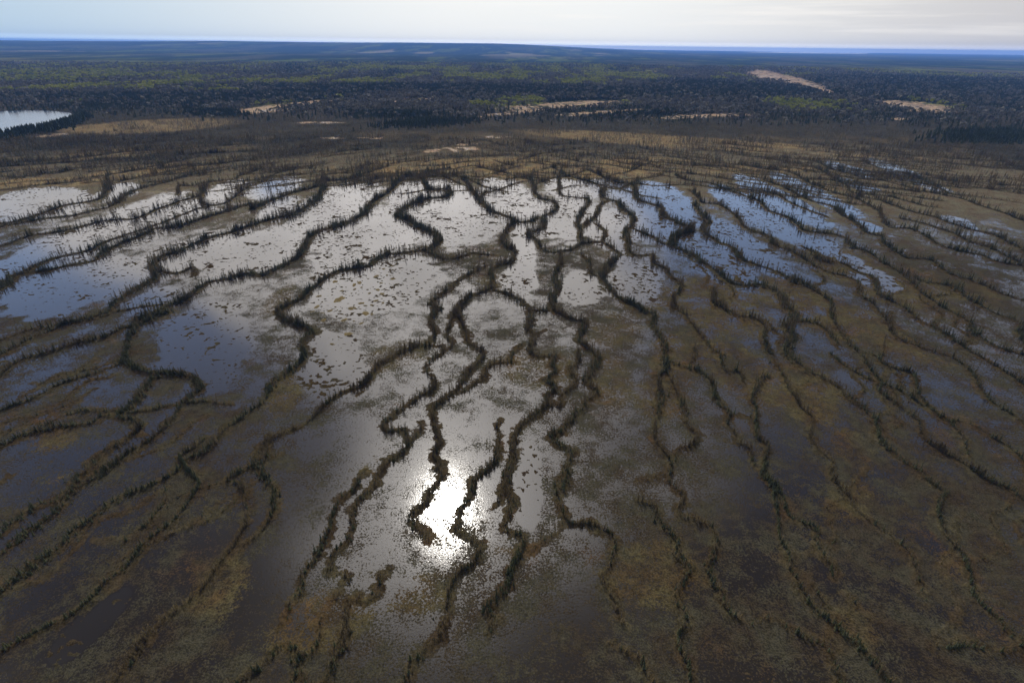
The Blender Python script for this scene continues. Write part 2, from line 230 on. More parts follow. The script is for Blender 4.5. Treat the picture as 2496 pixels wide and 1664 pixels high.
('right ridge', 1.8, 0.9, 1, [(235.8, 532.3), (249.9, 527.9), (256.9, 512.9), (252.3, 471.0), (254.5, 450.6), (257.4, 431.7), (262.9, 417.7), (260.8, 397.8), (257.4, 379.4), (244.6, 351.5), (245.1, 341.5), (253.2, 341.8), (256.2, 330.1), (250.4, 310.3), (254.5, 298.5), (261.8, 291.2), (262.8, 280.5), (272.8, 274.0)]),
('right ridge', 1.6, 0.9, 1, [(274.1, 551.2), (291.2, 541.1), (284.8, 495.2), (280.1, 464.1), (270.6, 439.8), (280.0, 432.8), (293.7, 426.2), (298.1, 412.6), (302.3, 399.7), (310.6, 393.8)]),
('right ridge', 1.6, 0.9, 1, [(308.0, 570.9), (303.9, 536.4), (307.9, 515.9), (311.6, 496.7), (323.8, 483.7), (327.7, 466.6), (331.5, 450.6), (339.6, 435.8), (347.2, 421.8), (345.0, 401.7), (347.1, 383.4), (344.6, 360.9)]),
('right ridge', 2.0, 0.9, 1, [(279.3, 415.1), (280.5, 392.4), (283.8, 377.6), (289.9, 369.4), (290.1, 353.4), (294.0, 338.7), (299.4, 327.3), (292.6, 297.9)]),
('right ridge', 2.0, 0.9, 1, [(262.9, 365.5), (271.1, 352.6), (275.9, 333.2), (273.3, 315.4), (277.2, 307.2), (274.2, 275.7)]),
('right ridge', 1.6, 0.9, 1, [(358.6, 580.3), (355.1, 545.0), (363.8, 524.2), (358.2, 476.8), (348.8, 436.2)]),
('thin ridge at the far lower right', 1.3, 0.85, 0.8, [(131.4, 144.1), (133.6, 139.2), (134.4, 134.5), (138.5, 134.6), (141.4, 132.0), (142.0, 127.7), (144.0, 123.0), (143.4, 117.3)]),
('long ridge right of centre', 2.3, 0.6, 1.05, [(59.5, 283.3), (52.1, 270.8), (47.9, 262.5), (44.1, 251.6), (44.8, 241.6), (46.6, 232.2), (48.9, 224.7), (53.9, 216.4), (57.4, 209.7), (50.5, 220.3), (55.9, 213.0), (59.6, 208.3), (58.1, 201.3), (58.3, 191.7), (58.3, 181.7), (57.0, 172.6), (54.9, 164.0), (50.5, 157.6), (49.2, 148.7), (47.2, 141.9), (45.3, 135.5), (42.2, 128.3), (42.0, 122.7), (43.3, 118.1), (44.2, 113.6), (43.7, 110.3), (41.9, 106.3), (44.0, 102.4), (41.3, 95.9), (43.7, 93.8), (47.1, 92.2), (48.0, 88.9), (46.0, 84.6), (43.4, 80.2), (44.1, 75.7), (44.5, 72.8), (45.4, 69.8), (47.4, 67.7), (50.4, 68.9)]),
('looping side ridge right of centre', 1.5, 0.4, 0.9, [(54.5, 162.4), (55.1, 153.2), (54.5, 146.1), (55.2, 138.8), (53.1, 132.6), (54.8, 127.4), (52.0, 122.4), (47.6, 120.2), (45.4, 115.6)]),
('thin brown ridge right of centre', 1.5, 0.4, 0.9, [(77.2, 285.7), (74.4, 273.3), (77.8, 265.1), (79.3, 252.8), (80.5, 238.6), (73.9, 225.4), (71.2, 216.9), (73.7, 224.9), (70.1, 217.1), (73.9, 209.8), (74.1, 199.6), (75.0, 188.0), (75.6, 179.3), (77.8, 174.8), (75.6, 164.5), (79.8, 163.0), (78.3, 156.7)]),
('branch of the ridge right of centre', 2.0, 0.65, 1, [(57.7, 170.0), (61.6, 165.0), (65.5, 163.5), (67.8, 158.8), (67.8, 153.5), (66.7, 146.3), (68.0, 141.0), (68.6, 137.2), (65.8, 132.2), (65.8, 127.0), (65.4, 123.2)]),
('small spur ridge', 1.2, 0.4, 0.8, [(64.1, 167.6), (68.7, 174.6), (69.0, 180.1), (73.1, 183.1)]),
('link ridge', 1.3, 0.5, 0.8, [(69.0, 138.4), (70.7, 137.8), (74.7, 135.4)]),
('thin brown ridge in the tan moss', 1.4, 0.4, 0.9, [(95.9, 239.6), (90.5, 222.8), (91.6, 216.4), (95.4, 209.3), (101.8, 207.1), (104.1, 202.6), (103.9, 196.0), (99.1, 186.7), (95.8, 176.2), (98.5, 183.5), (96.0, 171.5), (95.2, 165.0), (94.2, 156.5), (92.9, 148.5), (92.0, 141.2), (93.2, 135.0), (88.6, 127.9), (87.8, 120.8), (88.6, 116.4), (86.6, 110.2), (86.1, 103.1), (85.9, 97.5), (88.1, 92.8), (90.6, 88.7), (90.8, 84.1), (88.8, 78.7), (86.6, 73.7)]),
('small link ridge', 1.2, 0.5, 0.8, [(105.2, 205.3), (107.0, 201.7), (106.8, 192.4), (107.6, 185.8), (107.7, 182.7)]),
('dark ridge in the lower right', 2.4, 0.8, 1.1, [(89.3, 159.2), (85.6, 158.4), (81.0, 150.8), (77.7, 145.2), (77.3, 139.2), (74.7, 131.8), (71.7, 124.9), (73.5, 121.7), (67.1, 109.8), (68.9, 107.3), (69.1, 101.9), (68.5, 95.9), (70.6, 93.8), (73.7, 92.1), (71.0, 87.3), (70.2, 81.3), (69.3, 78.4)]),
('lowest diagonal ridge in the lower right', 2.2, 0.8, 1.1, [(68.5, 106.3), (66.5, 98.1), (63.1, 89.5), (62.7, 84.8), (60.6, 80.8), (61.4, 77.3), (61.8, 73.1), (63.2, 69.1), (65.3, 65.4), (67.4, 61.9), (68.4, 59.3), (68.8, 56.6)]),
('thin ridge beside the lower right dark ridge', 1.2, 0.4, 0.8, [(62.5, 123.7), (66.1, 123.2), (67.7, 120.0), (66.8, 116.0), (67.8, 111.6), (68.1, 107.3)]),
('ridge at the bottom right of centre', 2.2, 0.7, 1.1, [(31.7, 99.9), (35.8, 98.5), (35.9, 94.5), (38.1, 90.0), (38.4, 86.4), (37.5, 83.0), (38.8, 80.8), (36.7, 76.3), (33.9, 72.4), (35.6, 68.4), (32.7, 62.8), (33.7, 58.9), (33.2, 56.2)]),
('thin arc ridge over a grey pool', 1.1, 0.4, 0.8, [(33.0, 106.7), (37.4, 108.8), (41.6, 109.4)]),
('hooked ridge below the smooth grey pool', 2.0, 0.5, 1, [(11.9, 102.4), (13.1, 95.9), (14.2, 92.9), (18.1, 93.0), (21.5, 91.3), (23.8, 88.9), (24.1, 85.0), (22.1, 80.2), (20.1, 77.1), (20.6, 74.4), (21.0, 73.2), (21.5, 69.5), (22.5, 67.1)]),
('low ridge at the bottom', 1.5, 0.6, 0.9, [(18.3, 62.6), (21.3, 61.3), (24.0, 60.8), (25.3, 58.5), (26.1, 56.6)]),
('curved ridge at the bottom right', 1.9, 0.8, 1, [(50.8, 69.2), (53.3, 67.2), (56.6, 65.0), (59.8, 63.9), (59.9, 61.0), (60.4, 58.0)]),
('faint ridge in the bottom right corner', 1.4, 0.8, 0.9, [(82.7, 65.0), (83.3, 63.1), (88.7, 62.7)]),
('short ridge in the dark lower right pool', 1.0, 0.8, 0.7, [(71.2, 74.1), (72.1, 70.7), (74.0, 69.2)]),
('ridge of green and brown trees in the middle', 2.4, 0.5, 1.1, [(26.0, 285.7), (24.0, 266.6), (20.1, 250.9), (21.6, 239.5), (18.8, 228.8), (18.7, 228.7), (17.8, 214.3), (21.0, 207.2), (25.2, 202.7), (29.5, 200.6), (27.4, 190.9), (25.4, 184.8), (26.5, 181.9), (28.7, 177.3), (31.9, 173.7), (30.0, 165.9), (26.9, 158.6), (25.2, 154.0), (27.8, 149.0), (25.7, 145.5), (23.6, 144.1), (22.7, 139.4), (19.0, 136.2), (16.8, 131.9), (14.3, 127.7), (11.8, 127.7), (12.3, 123.3), (14.8, 120.6), (17.7, 118.6), (15.7, 114.1), (15.0, 110.5), (13.5, 105.3), (11.9, 102.4)]),
('inner brown ridge in the middle', 1.6, 0.2, 1, [(24.6, 177.2), (23.7, 168.3), (21.0, 161.6), (22.0, 155.4), (19.6, 151.7), (16.4, 146.6), (16.0, 141.2), (11.8, 140.5)]),
('tall dark ridge right of the sun glint', 2.6, 0.6, 1.2, [(7.8, 211.6), (7.5, 201.1), (6.4, 193.5), (9.1, 188.4), (7.1, 181.4), (6.9, 173.1), (13.1, 172.4), (15.3, 172.4), (14.5, 166.4), (16.4, 162.3), (13.6, 158.3), (11.4, 156.0), (14.8, 150.9), (12.2, 147.2), (11.4, 141.1), (8.6, 137.2), (4.0, 132.2), (1.8, 128.6), (1.1, 123.0), (1.1, 116.8), (0.8, 111.3), (-0.9, 104.1), (-0.5, 97.0), (-0.4, 91.4), (1.2, 89.0), (2.3, 89.4), (3.6, 85.9), (2.6, 82.5), (0.8, 78.9), (0.6, 76.1), (-2.7, 72.5), (-4.3, 70.6), (-2.8, 67.4), (-4.0, 63.7)]),
('short green spur ridge', 1.4, 0.8, 1, [(9.1, 188.4), (12.6, 191.5)]),
('short spur ridge', 1.4, 0.6, 1, [(3.8, 182.3), (0.6, 176.6), (0.2, 166.1)]),
('short brown ridge', 1.3, 0.3, 0.8, [(37.1, 286.1), (40.2, 270.4), (39.4, 254.5), (45.2, 251.7)]),
('dark twisting ridge below the sun glint', 1.9, 0.35, 1.1, [(-2.7, 132.7), (-4.4, 130.3), (-3.2, 125.7), (-4.5, 120.3), (-3.3, 115.7), (-5.8, 112.2), (-6.2, 111.2), (-9.0, 108.5), (-10.0, 103.0), (-11.1, 99.2), (-12.2, 95.5), (-11.3, 92.9), (-12.3, 90.0), (-9.2, 87.6), (-6.6, 85.0), (-7.3, 81.6), (-8.9, 79.4), (-10.9, 78.0), (-12.0, 74.6), (-12.1, 70.2), (-12.8, 66.4), (-13.8, 62.2), (-17.6, 59.5), (-18.1, 57.0)]),
('slanting ridge left below the glint', 1.7, 0.6, 1, [(-39.2, 110.1), (-40.6, 102.9), (-42.3, 100.5), (-42.9, 97.7), (-42.9, 93.3), (-42.3, 89.1), (-42.3, 84.8), (-42.2, 81.8), (-44.3, 78.9), (-42.5, 73.6), (-43.9, 70.4), (-43.8, 66.5)]),
('short ridge fork below the glint', 1.4, 0.6, 1, [(-38.2, 77.6), (-34.1, 77.7), (-33.6, 75.7), (-34.8, 71.8)]),
('brown ridge at the bottom left of centre', 1.9, 0.5, 1, [(-25.7, 79.9), (-28.0, 77.8), (-27.8, 74.4), (-29.7, 71.8), (-32.6, 71.8), (-32.1, 68.2), (-31.2, 64.7), (-31.0, 61.2), (-31.8, 58.6), (-32.2, 55.7)]),
('low bottom ridge', 1.3, 0.6, 0.9, [(-36.7, 67.8), (-36.5, 64.7), (-36.2, 60.6), (-38.6, 59.3), (-38.0, 56.8)]),
('thin bottom ridge', 1.1, 0.6, 0.8, [(-45.3, 58.5), (-42.7, 61.6), (-40.9, 61.3), (-38.1, 59.3)]),
('short spur right of the glint', 1.0, 0.4, 0.9, [(-4.5, 97.0), (-3.3, 100.2), (-2.3, 104.1)]),
('far left ridge', 2.4, 0.9, 1, [(-427.6, 457.6), (-411.6, 458.5), (-408.8, 463.1), (-401.9, 472.6), (-391.5, 477.8), (-390.9, 497.4), (-375.0, 503.5)]),
('far left ridge', 1.2, 0.7, 1, [(-374.9, 431.5), (-360.8, 436.3), (-353.5, 444.8), (-347.1, 462.2)]),
('far left ridge', 1.2, 0.7, 1, [(-320.3, 442.5), (-317.3, 459.5), (-309.5, 478.0), (-298.4, 493.0), (-294.2, 513.7)]),
('far left ridge', 1.2, 0.7, 1, [(-566.7, 623.6), (-539.0, 640.4), (-525.5, 672.8), (-505.7, 708.8), (-485.8, 760.5)]),
('far left ridge', 1.2, 0.7, 1, [(-521.1, 569.2), (-492.5, 586.0), (-477.0, 624.7), (-446.4, 647.6), (-418.6, 698.5), (-384.0, 730.3)]),
('far left ridge', 3.5, 0.9, 1.3, [(-480.6, 520.9), (-448.6, 529.1), (-421.6, 546.0), (-401.7, 577.5), (-362.5, 597.9), (-329.3, 619.0), (-286.2, 645.0)]),
('far left ridge', 3.5, 0.9, 1.3, [(-460.4, 496.8), (-441.0, 509.4), (-413.2, 523.2), (-379.2, 542.2), (-342.8, 562.6), (-295.6, 584.9), (-262.2, 597.3)])]
BLOBS = [('open', -335.3, 381.0, 1629.67, 1843.24, -1030.41, 1.0),
('open', -301.4, 414.0, 298.94, 896.99, -321.11, 1.0),
('open', -249.1, 362.2, 349.29, 2040.85, -110.63, 1.0),
('open', -220.5, 418.5, 281.24, 1222.13, -182.75, 1.0),
('open', -190.1, 435.0, 316.8, 1573.43, -193.65, 1.0),
('open', -236.8, 314.6, 902.19, 5214.49, 859.67, 1.0),
('open', -174.7, 275.7, 429.06, 2205.21, 472.85, 1.0),
('open', -205.1, 232.5, 583.98, 1358.28, -141.56, 1.0),
('open', -159.8, 217.2, 61.08, 202.02, -31.34, 1.0),
('open', -164.1, 376.0, 104.33, 851.49, -91.87, 1.0),
('open', -126.6, 388.3, 497.37, 5077.34, 126.55, 1.0),
('open', -78.9, 433.6, 262.13, 1907.67, 216.72, 1.0),
('open', -64.4, 464.3, 57.61, 279.44, -32.46, 1.0),
('open', -39.0, 370.9, 698.36, 6134.7, -552.49, 1.0),
('open', -7.0, 411.0, 436.84, 3402.68, -412.38, 1.0),
('open', 4.7, 383.4, 345.57, 567.66, 20.36, 1.0),
('open', -82.7, 318.4, 761.83, 3526.34, 256.14, 1.0),
('open', -141.2, 286.2, 527.25, 1431.33, -138.46, 1.0),
('damp', -120.9, 215.1, 542.65, 969.93, -76.81, 1.0),
('open', -65.7, 242.2, 750.25, 1483.54, 233.96, 1.0),
('open', -117.2, 180.5, 463.45, 1108.62, -444.77, 1.0),
('open', -65.4, 167.7, 208.38, 516.18, -187.2, 1.0),
('open', 38.9, 446.4, 160.32, 970.33, 80.79, 1.0),
('open', 55.9, 439.6, 319.88, 919.37, 117.31, 1.0),
('open', 38.3, 360.5, 338.56, 3444.89, 320.3, 1.0),
('open', 5.2, 284.7, 45.3, 4099.34, 47.55, 1.0),
('open', 3.7, 248.2, 73.38, 467.41, 5.93, 1.0),
('damp', -10.7, 212.5, 89.4, 239.98, -8.37, 1.0),
('open', 33.7, 238.2, 113.35, 452.85, 53.24, 1.0),
('open', 57.6, 244.5, 210.26, 543.28, 108.14, 1.0),
('open', 60.2, 339.8, 167.57, 1882.67, 285.96, 1.0),
('open', 93.2, 357.2, 383.08, 2963.09, 544.84, 1.0),
('open', 61.0, 288.5, 51.75, 480.08, 84.81, 1.0),
('open', 114.3, 409.8, 324.38, 3002.83, 101.73, 1.0),
('open', 108.8, 281.2, 238.59, 1527.94, -93.06, 1.0),
('open', 132.6, 309.1, 167.94, 2576.86, -116.44, 1.0),
('open', 169.4, 380.0, 234.98, 6224.53, -49.62, 1.0),
('open', 201.0, 417.6, 229.96, 6489.74, 159.46, 1.0),
('open', 238.2, 445.9, 134.99, 5322.25, 88.2, 1.0),
('open', 319.6, 534.1, 199.61, 1450.66, 37.66, 1.0),
('open', 363.3, 520.1, 340.1, 5511.46, 989.81, 1.0),
('open', 291.1, 467.5, 120.53, 801.36, -82.09, 1.0),
('open', 181.6, 278.2, 59.18, 101.38, 37.14, 1.0),
('open', 297.3, 357.4, 79.66, 212.79, 43.23, 1.0),
('open', 228.8, 344.6, 66.82, 187.56, 7.15, 1.0),
('open', 180.8, 299.9, 63.68, 198.51, 61.96, 1.0),
('open', 181.2, 253.6, 93.52, 260.39, 24.88, 1.0),
('open', 82.5, 434.5, 272.76, 1815.39, -192.56, 1.0),
('open', 4.9, 105.1, 11.58, 225.82, 5.12, 1.0),
('damp', -158.5, 154.3, 412.72, 620.89, -330.89, 1.0),
('damp', -148.4, 133.9, 177.53, 182.68, -131.27, 1.0),
('damp', -53.1, 119.2, 96.13, 112.3, 8.29, 1.0),
('damp', 50.4, 82.6, 39.88, 87.15, 31.59, 1.0),
('damp', 6.0, 62.1, 24.6, 45.7, 2.11, 1.0),
('open', -81.7, 66.3, 14.68, 64.8, 8.05, 1.0),
('damp', -77.5, 76.2, 14.75, 62.69, 7.54, 1.0),
('damp', 78.0, 75.1, 35.36, 27.23, 16.45, 1.0),
('damp', 56.9, 100.9, 78.81, 70.11, -3.18, 1.0),
('damp', -173.0, 184.0, 35.98, 117.27, -8.76, 1.0),
('damp', 103.2, 74.6, 38.05, 86.03, 23.81, 1.0),
('damp', -51.2, 82.0, 25.37, 28.47, -0.84, 1.0),
('damp', -5.9, 134.5, 144.74, 177.15, -3.89, 1.0),
('damp', -15.0, 95.3, 28.37, 31.14, -2.95, 1.0),
('damp', -26.9, 102.5, 26.5, 53.16, -15.82, 1.0),
('damp', -7.1, 87.6, 25.43, 56.69, -2.99, 1.0),
('damp', 6.2, 66.6, 26.54, 67.16, 2.99, 1.0),
('moss', 91.9, 221.1, 416.07, 914.34, 117.99, 1.0),
('moss', 180.8, 256.4, 457.51, 2031.47, -188.13, 1.0),
('moss', 134.6, 215.6, 742.43, 2103.54, -873.02, 1.0),
('moss', 125.4, 230.7, 93.14, 394.48, 56.08, 1.0),
('moss', 62.3, 173.9, 203.07, 552.29, 222.18, 1.0),
('moss', 41.0, 193.4, 117.57, 233.18, 40.15, 1.0),
('moss', 33.9, 158.3, 68.71, 505.38, 78.43, 1.0),
('moss', -131.2, 123.3, 41.32, 43.82, -9.32, 1.0),
('moss', -43.6, 170.5, 196.23, 154.68, 88.54, 1.0),
('moss', 31.4, 80.0, 114.26, 80.84, 19.62, 1.0),
('moss', -11.0, 267.3, 84.58, 1483.32, -54.0, 1.0),
('moss', -36.4, 65.9, 81.85, 40.17, 15.28, 1.0),
('moss', -326.8, 480.2, 3215.53, 5441.34, 3402.86, 1.0),
('moss', -390.3, 438.5, 572.58, 406.71, 93.3, 1.0),
('moss', 30.7, 527.6, 42582.13, 2298.33, 2719.33, 1.0),
('moss', -42.8, 284.4, 208.37, 203.65, -19.11, 1.0),
('moss', 8.5, 165.7, 243.17, 226.84, 13.02, 1.0),
('moss', 60.8, 229.2, 185.11, 658.28, 177.51, 1.0),
('moss', 56.1, 304.1, 186.25, 1019.12, 161.69, 1.0),
('moss', -138.2, 196.7, 278.06, 340.1, -280.88, 1.0),
('moss', -73.4, 147.3, 46.84, 178.84, -29.63, 1.0),
('moss', 81.0, 165.2, 142.54, 563.18, -50.01, 1.0),
('moss', 98.2, 151.5, 134.22, 401.87, 105.31, 1.0),
('moss', 98.2, 121.9, 45.02, 89.77, 26.28, 1.0),
('moss', 66.8, 66.3, 36.88, 33.9, 13.8, 1.0),
('moss', 87.0, 101.4, 49.25, 67.09, 28.41, 1.0),
('moss', 49.3, 147.3, 83.13, 159.99, 39.57, 1.0),
('moss', 215.2, 244.1, 179.97, 639.46, -43.4, 1.0),
('moss', -60.9, 74.4, 28.96, 62.29, -3.62, 1.0),
('moss', -17.1, 73.8, 37.76, 29.83, 15.6, 1.0),
('moss', -103.7, 219.0, 29.49, 278.67, -12.47, 1.0),
('moss', -488.5, 781.8, 7859.24, 6484.68, 2121.24, 1.0),
('moss', -405.6, 568.6, 4767.82, 3651.07, 3641.99, 1.0),
('moss', 208.8, 688.5, 35263.3, 8531.66, -14135.93, 1.0),
('pale', -408.6, 1097.3, 3265.29, 14040.29, 6159.99, 1.0),
('pale', -423.8, 975.7, 960.49, 1955.74, 369.04, 1.0),
('pale', 103.4, 1142.4, 15670.3, 10263.2, 10323.66, 1.0),
('pale', 15.2, 1012.7, 3706.57, 5127.36, 4011.65, 1.0),
('pale', 167.0, 1015.2, 9854.03, 4263.32, 5623.83, 1.0),
('pale', 313.3, 976.8, 8249.64, 1857.29, 3291.61, 1.0),
('pale', 1032.2, 2312.6, 36124.95, 473795.56, 125632.16, 1.0),
('pale', 873.9, 1753.4, 6956.75, 80835.95, 22821.01, 1.0),
('pale', 1026.6, 2471.0, 16834.03, 149243.6, 43261.87, 1.0),
('pale', 823.8, 1231.5, 4158.13, 7677.94, 1060.26, 1.0),
('pale', 791.1, 1114.1, 2103.52, 2213.97, 489.92, 1.0),
('pale', 645.2, 973.0, 481.98, 272.36, 206.5, 1.0),
('pale', -216.7, 689.7, 242.12, 48.84, 5.31, 1.0),
('pale', -175.3, 693.0, 245.04, 49.72, 8.13, 1.0),
('pale', -50.7, 652.9, 303.7, 62.05, 18.37, 1.0),
('pale', -22.6, 712.6, 263.8, 121.89, 17.69, 1.0),
('pale', -214.9, 1200.9, 851.16, 2358.51, 959.69, 1.0),
('pale', -167.8, 1248.8, 992.79, 2436.82, 1214.38, 1.0),
('pale', -549.2, 684.0, 217.11, 225.17, 61.91, 1.0),
('pale', -277.0, 831.5, 758.7, 102.0, 42.46, 1.0),
('pale', 505.7, 1842.5, 1389.43, 2041.32, 768.32, 1.0),
('pale', 594.6, 2687.5, 2106.46, 8837.02, 2347.81, 1.0),
('pale', 544.9, 1303.3, 1012.27, 541.11, 335.73, 1.0),
('pale', -66.9, 616.3, 766.85, 256.58, 196.57, 1.0),
('pale', -66.9, 616.2, 765.25, 131.91, 209.91, 1.0),
('aspen', -1518.4, 2031.4, 119322.56, 78200.42, -31698.4, 1.0),
('aspen', -1473.9, 1801.5, 18236.76, 16866.94, -11244.77, 1.0),
('aspen', -934.2, 1506.7, 8116.81, 26965.16, 7917.83, 1.0),
('aspen', -987.1, 1442.1, 7098.39, 3271.45, -1026.67, 1.0),
('aspen', -971.6, 2038.0, 21614.18, 54883.58, 16776.57, 1.0),
('aspen', -568.7, 1679.2, 41501.21, 8958.57, -6102.41, 1.0),
('aspen', -682.0, 1496.8, 4668.26, 6706.33, 1955.24, 1.0),
('aspen', -582.1, 2681.1, 86665.53, 61835.35, 14467.15, 1.0),
('aspen', -161.1, 2164.3, 19335.9, 16027.13, 3501.71, 1.0),
('aspen', 212.5, 3760.1, 128711.39, 223108.02, 61759.09, 1.0),
('aspen', 327.5, 3076.4, 64345.24, 98819.36, 29880.16, 1.0),
('aspen', 536.0, 2333.1, 27316.86, 32731.5, 13150.3, 1.0),
('aspen', 1383.3, 4213.5, 165771.01, 226320.4, 122868.27, 1.0),
('aspen', 410.7, 1571.0, 4623.91, 4421.56, 1800.26, 1.0),
('aspen', 2294.0, 4102.1, 426963.45, 328707.52, 278054.81, 1.0),
('aspen', 2155.2, 3337.7, 157535.24, 92110.11, 88146.03, 1.0),
('aspen', 2165.1, 2839.8, 76808.41, 28235.73, 33918.31, 1.0),
('aspen', -1970.5, 3805.2, 119547.55, 495018.81, 208578.71, 1.0),
('aspen', -3164.5, 6091.2, 234741.14, 282729.46, 167990.23, 1.0),
('aspen', -123.5, 6743.5, 726751.75, 713107.65, 523049.25, 1.0),
('aspen', -751.0, 3811.0, 397781.44, 155019.92, 160228.3, 1.0),
('aspen', 3355.3, 6480.9, 1635573.54, 686211.3, 940187.84, 1.0),
('aspen', -1268.9, 1619.0, 22085.09, 8290.77, -2107.41, 1.0),
('conifer', -458.0, 1306.9, 89617.26, 108360.99, 87217.24, 1.0),
('conifer', 0.7, 1482.8, 73633.7, 32829.44, 11952.4, 1.0),
('conifer', 345.3, 1455.6, 134858.67, 42249.15, 29361.42, 1.0),
('conifer', 636.5, 1721.9, 20538.71, 109508.08, -7323.09, 1.0),
('conifer', 1381.6, 1998.6, 264749.51, 362466.4, 151722.64, 1.0),
('conifer', -306.9, 1532.0, 188711.12, 17600.61, 30312.76, 1.0),
('conifer', -776.9, 1196.7, 70418.06, 9041.56, 4969.47, 1.0),
('conifer', 202.1, 1005.5, 8064.25, 4400.54, 3787.26, 1.0),
('conifer', -198.6, 941.2, 3096.23, 1398.73, 53.17, 1.0),
('conifer', -475.0, 930.0, 1785.84, 923.75, -265.31, 1.0),
('conifer', -126.5, 837.0, 2789.39, 2003.56, 1323.5, 1.0),
('conifer', 643.2, 773.2, 7502.12, 4655.92, 3972.31, 1.0),
('conifer', -214.8, 666.2, 643.66, 263.67, -29.61, 1.0),
('conifer', 816.5, 1574.5, 10660.99, 51518.95, -5943.2, 1.0),
('conifer', -615.3, 777.3, 874.87, 3222.76, -1331.89, 1.0),
('grey', -705.4, 1735.6, 125574.27, 19382.39, 19608.68, 1.0),
('grey', -111.6, 1859.1, 17942.79, 26024.22, 2163.04, 1.0),
('grey', 302.6, 2495.5, 42629.94, 61375.37, 17834.25, 1.0),
('grey', 490.1, 2541.2, 14947.03, 44573.72, 11715.95, 1.0),
('grey', 818.0, 2716.2, 43693.94, 84194.2, 33899.08, 1.0),
('grey', 1108.8, 2537.5, 83308.74, 843321.62, 248053.9, 1.0),
('grey', 1124.8, 1992.0, 22419.87, 43501.99, 25507.75, 1.0),
('grey', -928.5, 1286.5, 59468.58, 5899.66, 5900.76, 1.0),
('grey', 288.6, 1824.8, 7027.93, 12257.06, 3135.82, 1.0)]
LAKE = [(-951, 877), (-828, 935), (-797, 949), (-753, 947), (-707, 923), (-660, 879), (-629, 822), (-611, 767), (-599, 725), (-603, 705), (-603, 679), (-606, 635), (-642, 575)]
FARLAKE = [(7834, 21575), (11825, 27521), (15493, 26868), (11480, 20128), (9168, 18700), (7861, 19820)]
HUMMOCKS = [(-77.4, 220.5, 2.03, 3.47), (-87.5, 223.6, 1.09, 1.42), (-69.3, 211.8, 1.57, 1.15), (-73.3, 239.9, 1.16, 1.96), (-75.1, 237.2, 1.01, 1.93), (-70.9, 234.3, 0.71, 0.75), (-73.6, 232.1, 0.71, 1.11), (-79.0, 230.0, 0.78, 0.96), (-67.5, 231.7, 0.56, 0.74), (-62.7, 231.7, 1.07, 1.47), (-59.7, 227.0, 1.25, 1.28), (-65.6, 227.6, 0.83, 0.93), (-67.2, 248.3, 1.34, 1.81), (-58.4, 245.1, 1.33, 1.28), (-62.9, 239.7, 0.87, 0.93), (-65.7, 258.4, 0.77, 1.23), (-62.2, 249.9, 0.66, 0.99), (-85.3, 241.0, 1.6, 1.43), (-62.1, 262.6, 0.94, 0.72), (-60.8, 219.4, 1.22, 1.21), (-66.6, 216.6, 1.28, 1.46), (-64.2, 214.1, 0.93, 0.78), (-61.5, 214.8, 0.93, 0.78), (-57.2, 217.2, 0.75, 1.06), (-84.8, 212.3, 1.18, 1.64), (-78.0, 208.6, 1.09, 1.27), (-85.2, 207.5, 0.77, 1.01), (-80.6, 206.3, 0.9, 0.62), (-62.2, 206.4, 1.54, 2.15), (-59.3, 205.5, 0.9, 0.97), (-77.9, 199.4, 1.25, 1.48), (-69.5, 199.9, 1.38, 1.47), (-61.7, 197.0, 0.87, 1.14), (-64.4, 187.6, 1.67, 1.87), (-68.3, 179.3, 0.88, 0.8), (-76.7, 212.4, 0.53, 0.45), (-73.7, 227.2, 0.5, 0.43), (-71.8, 227.5, 0.33, 0.36), (-82.0, 225.1, 0.33, 0.43), (-65.3, 199.0, 0.55, 0.7), (-71.8, 205.3, 0.56, 0.49), (-69.5, 210.5, 1.31, 1.02)]

# ------------------------------------------------------------------ helpers
rng = np.random.default_rng(7)
random.seed(11)

def hash2(ix, iy, seed):
    n = (ix.astype(np.int64) * 374761393 + iy.astype(np.int64) * 668265263 + seed * 974634777) & 0xFFFFFFFF
    n = ((n ^ (n >> 13)) * 1274126177) & 0xFFFFFFFF
    n = n ^ (n >> 16)
    return (n & 0xFFFFFF).astype(np.float32) / np.float32(0xFFFFFF)

def vnoise(x, y, seed):
    ix = np.floor(x); iy = np.floor(y)
    fx = (x - ix).astype(np.float32); fy = (y - iy).astype(np.float32)
    fx = fx * fx * (3 - 2 * fx); fy = fy * fy * (3 - 2 * fy)
    ix = ix.astype(np.int64); iy = iy.astype(np.int64)
    a = hash2(ix, iy, seed); b = hash2(ix + 1, iy, seed)
    c = hash2(ix, iy + 1, seed); d = hash2(ix + 1, iy + 1, seed)
    return (a + (b - a) * fx) * (1 - fy) + (c + (d - c) * fx) * fy

def fbm(x, y, size, octv, seed, gain=0.5):
    out = np.zeros(x.shape, np.float32); amp = 1.0; tot = 0.0; f = 1.0 / size
    for o in range(octv):
        out += amp * vnoise(x * f + 17.3 * o, y * f - 9.1 * o, seed + o)
        tot += amp; amp *= gain; f *= 2.03
    return out / tot

def sstep(x, a, b):
    t = np.clip((x - a) / (b - a), 0, 1)
    return t * t * (3 - 2 * t)

def tag(o, label=None, category=None, group=None, kind=None):
    for k, v in (('label', label), ('category', category), ('group', group), ('kind', kind)):
        if v:
            o[k] = v
    return o

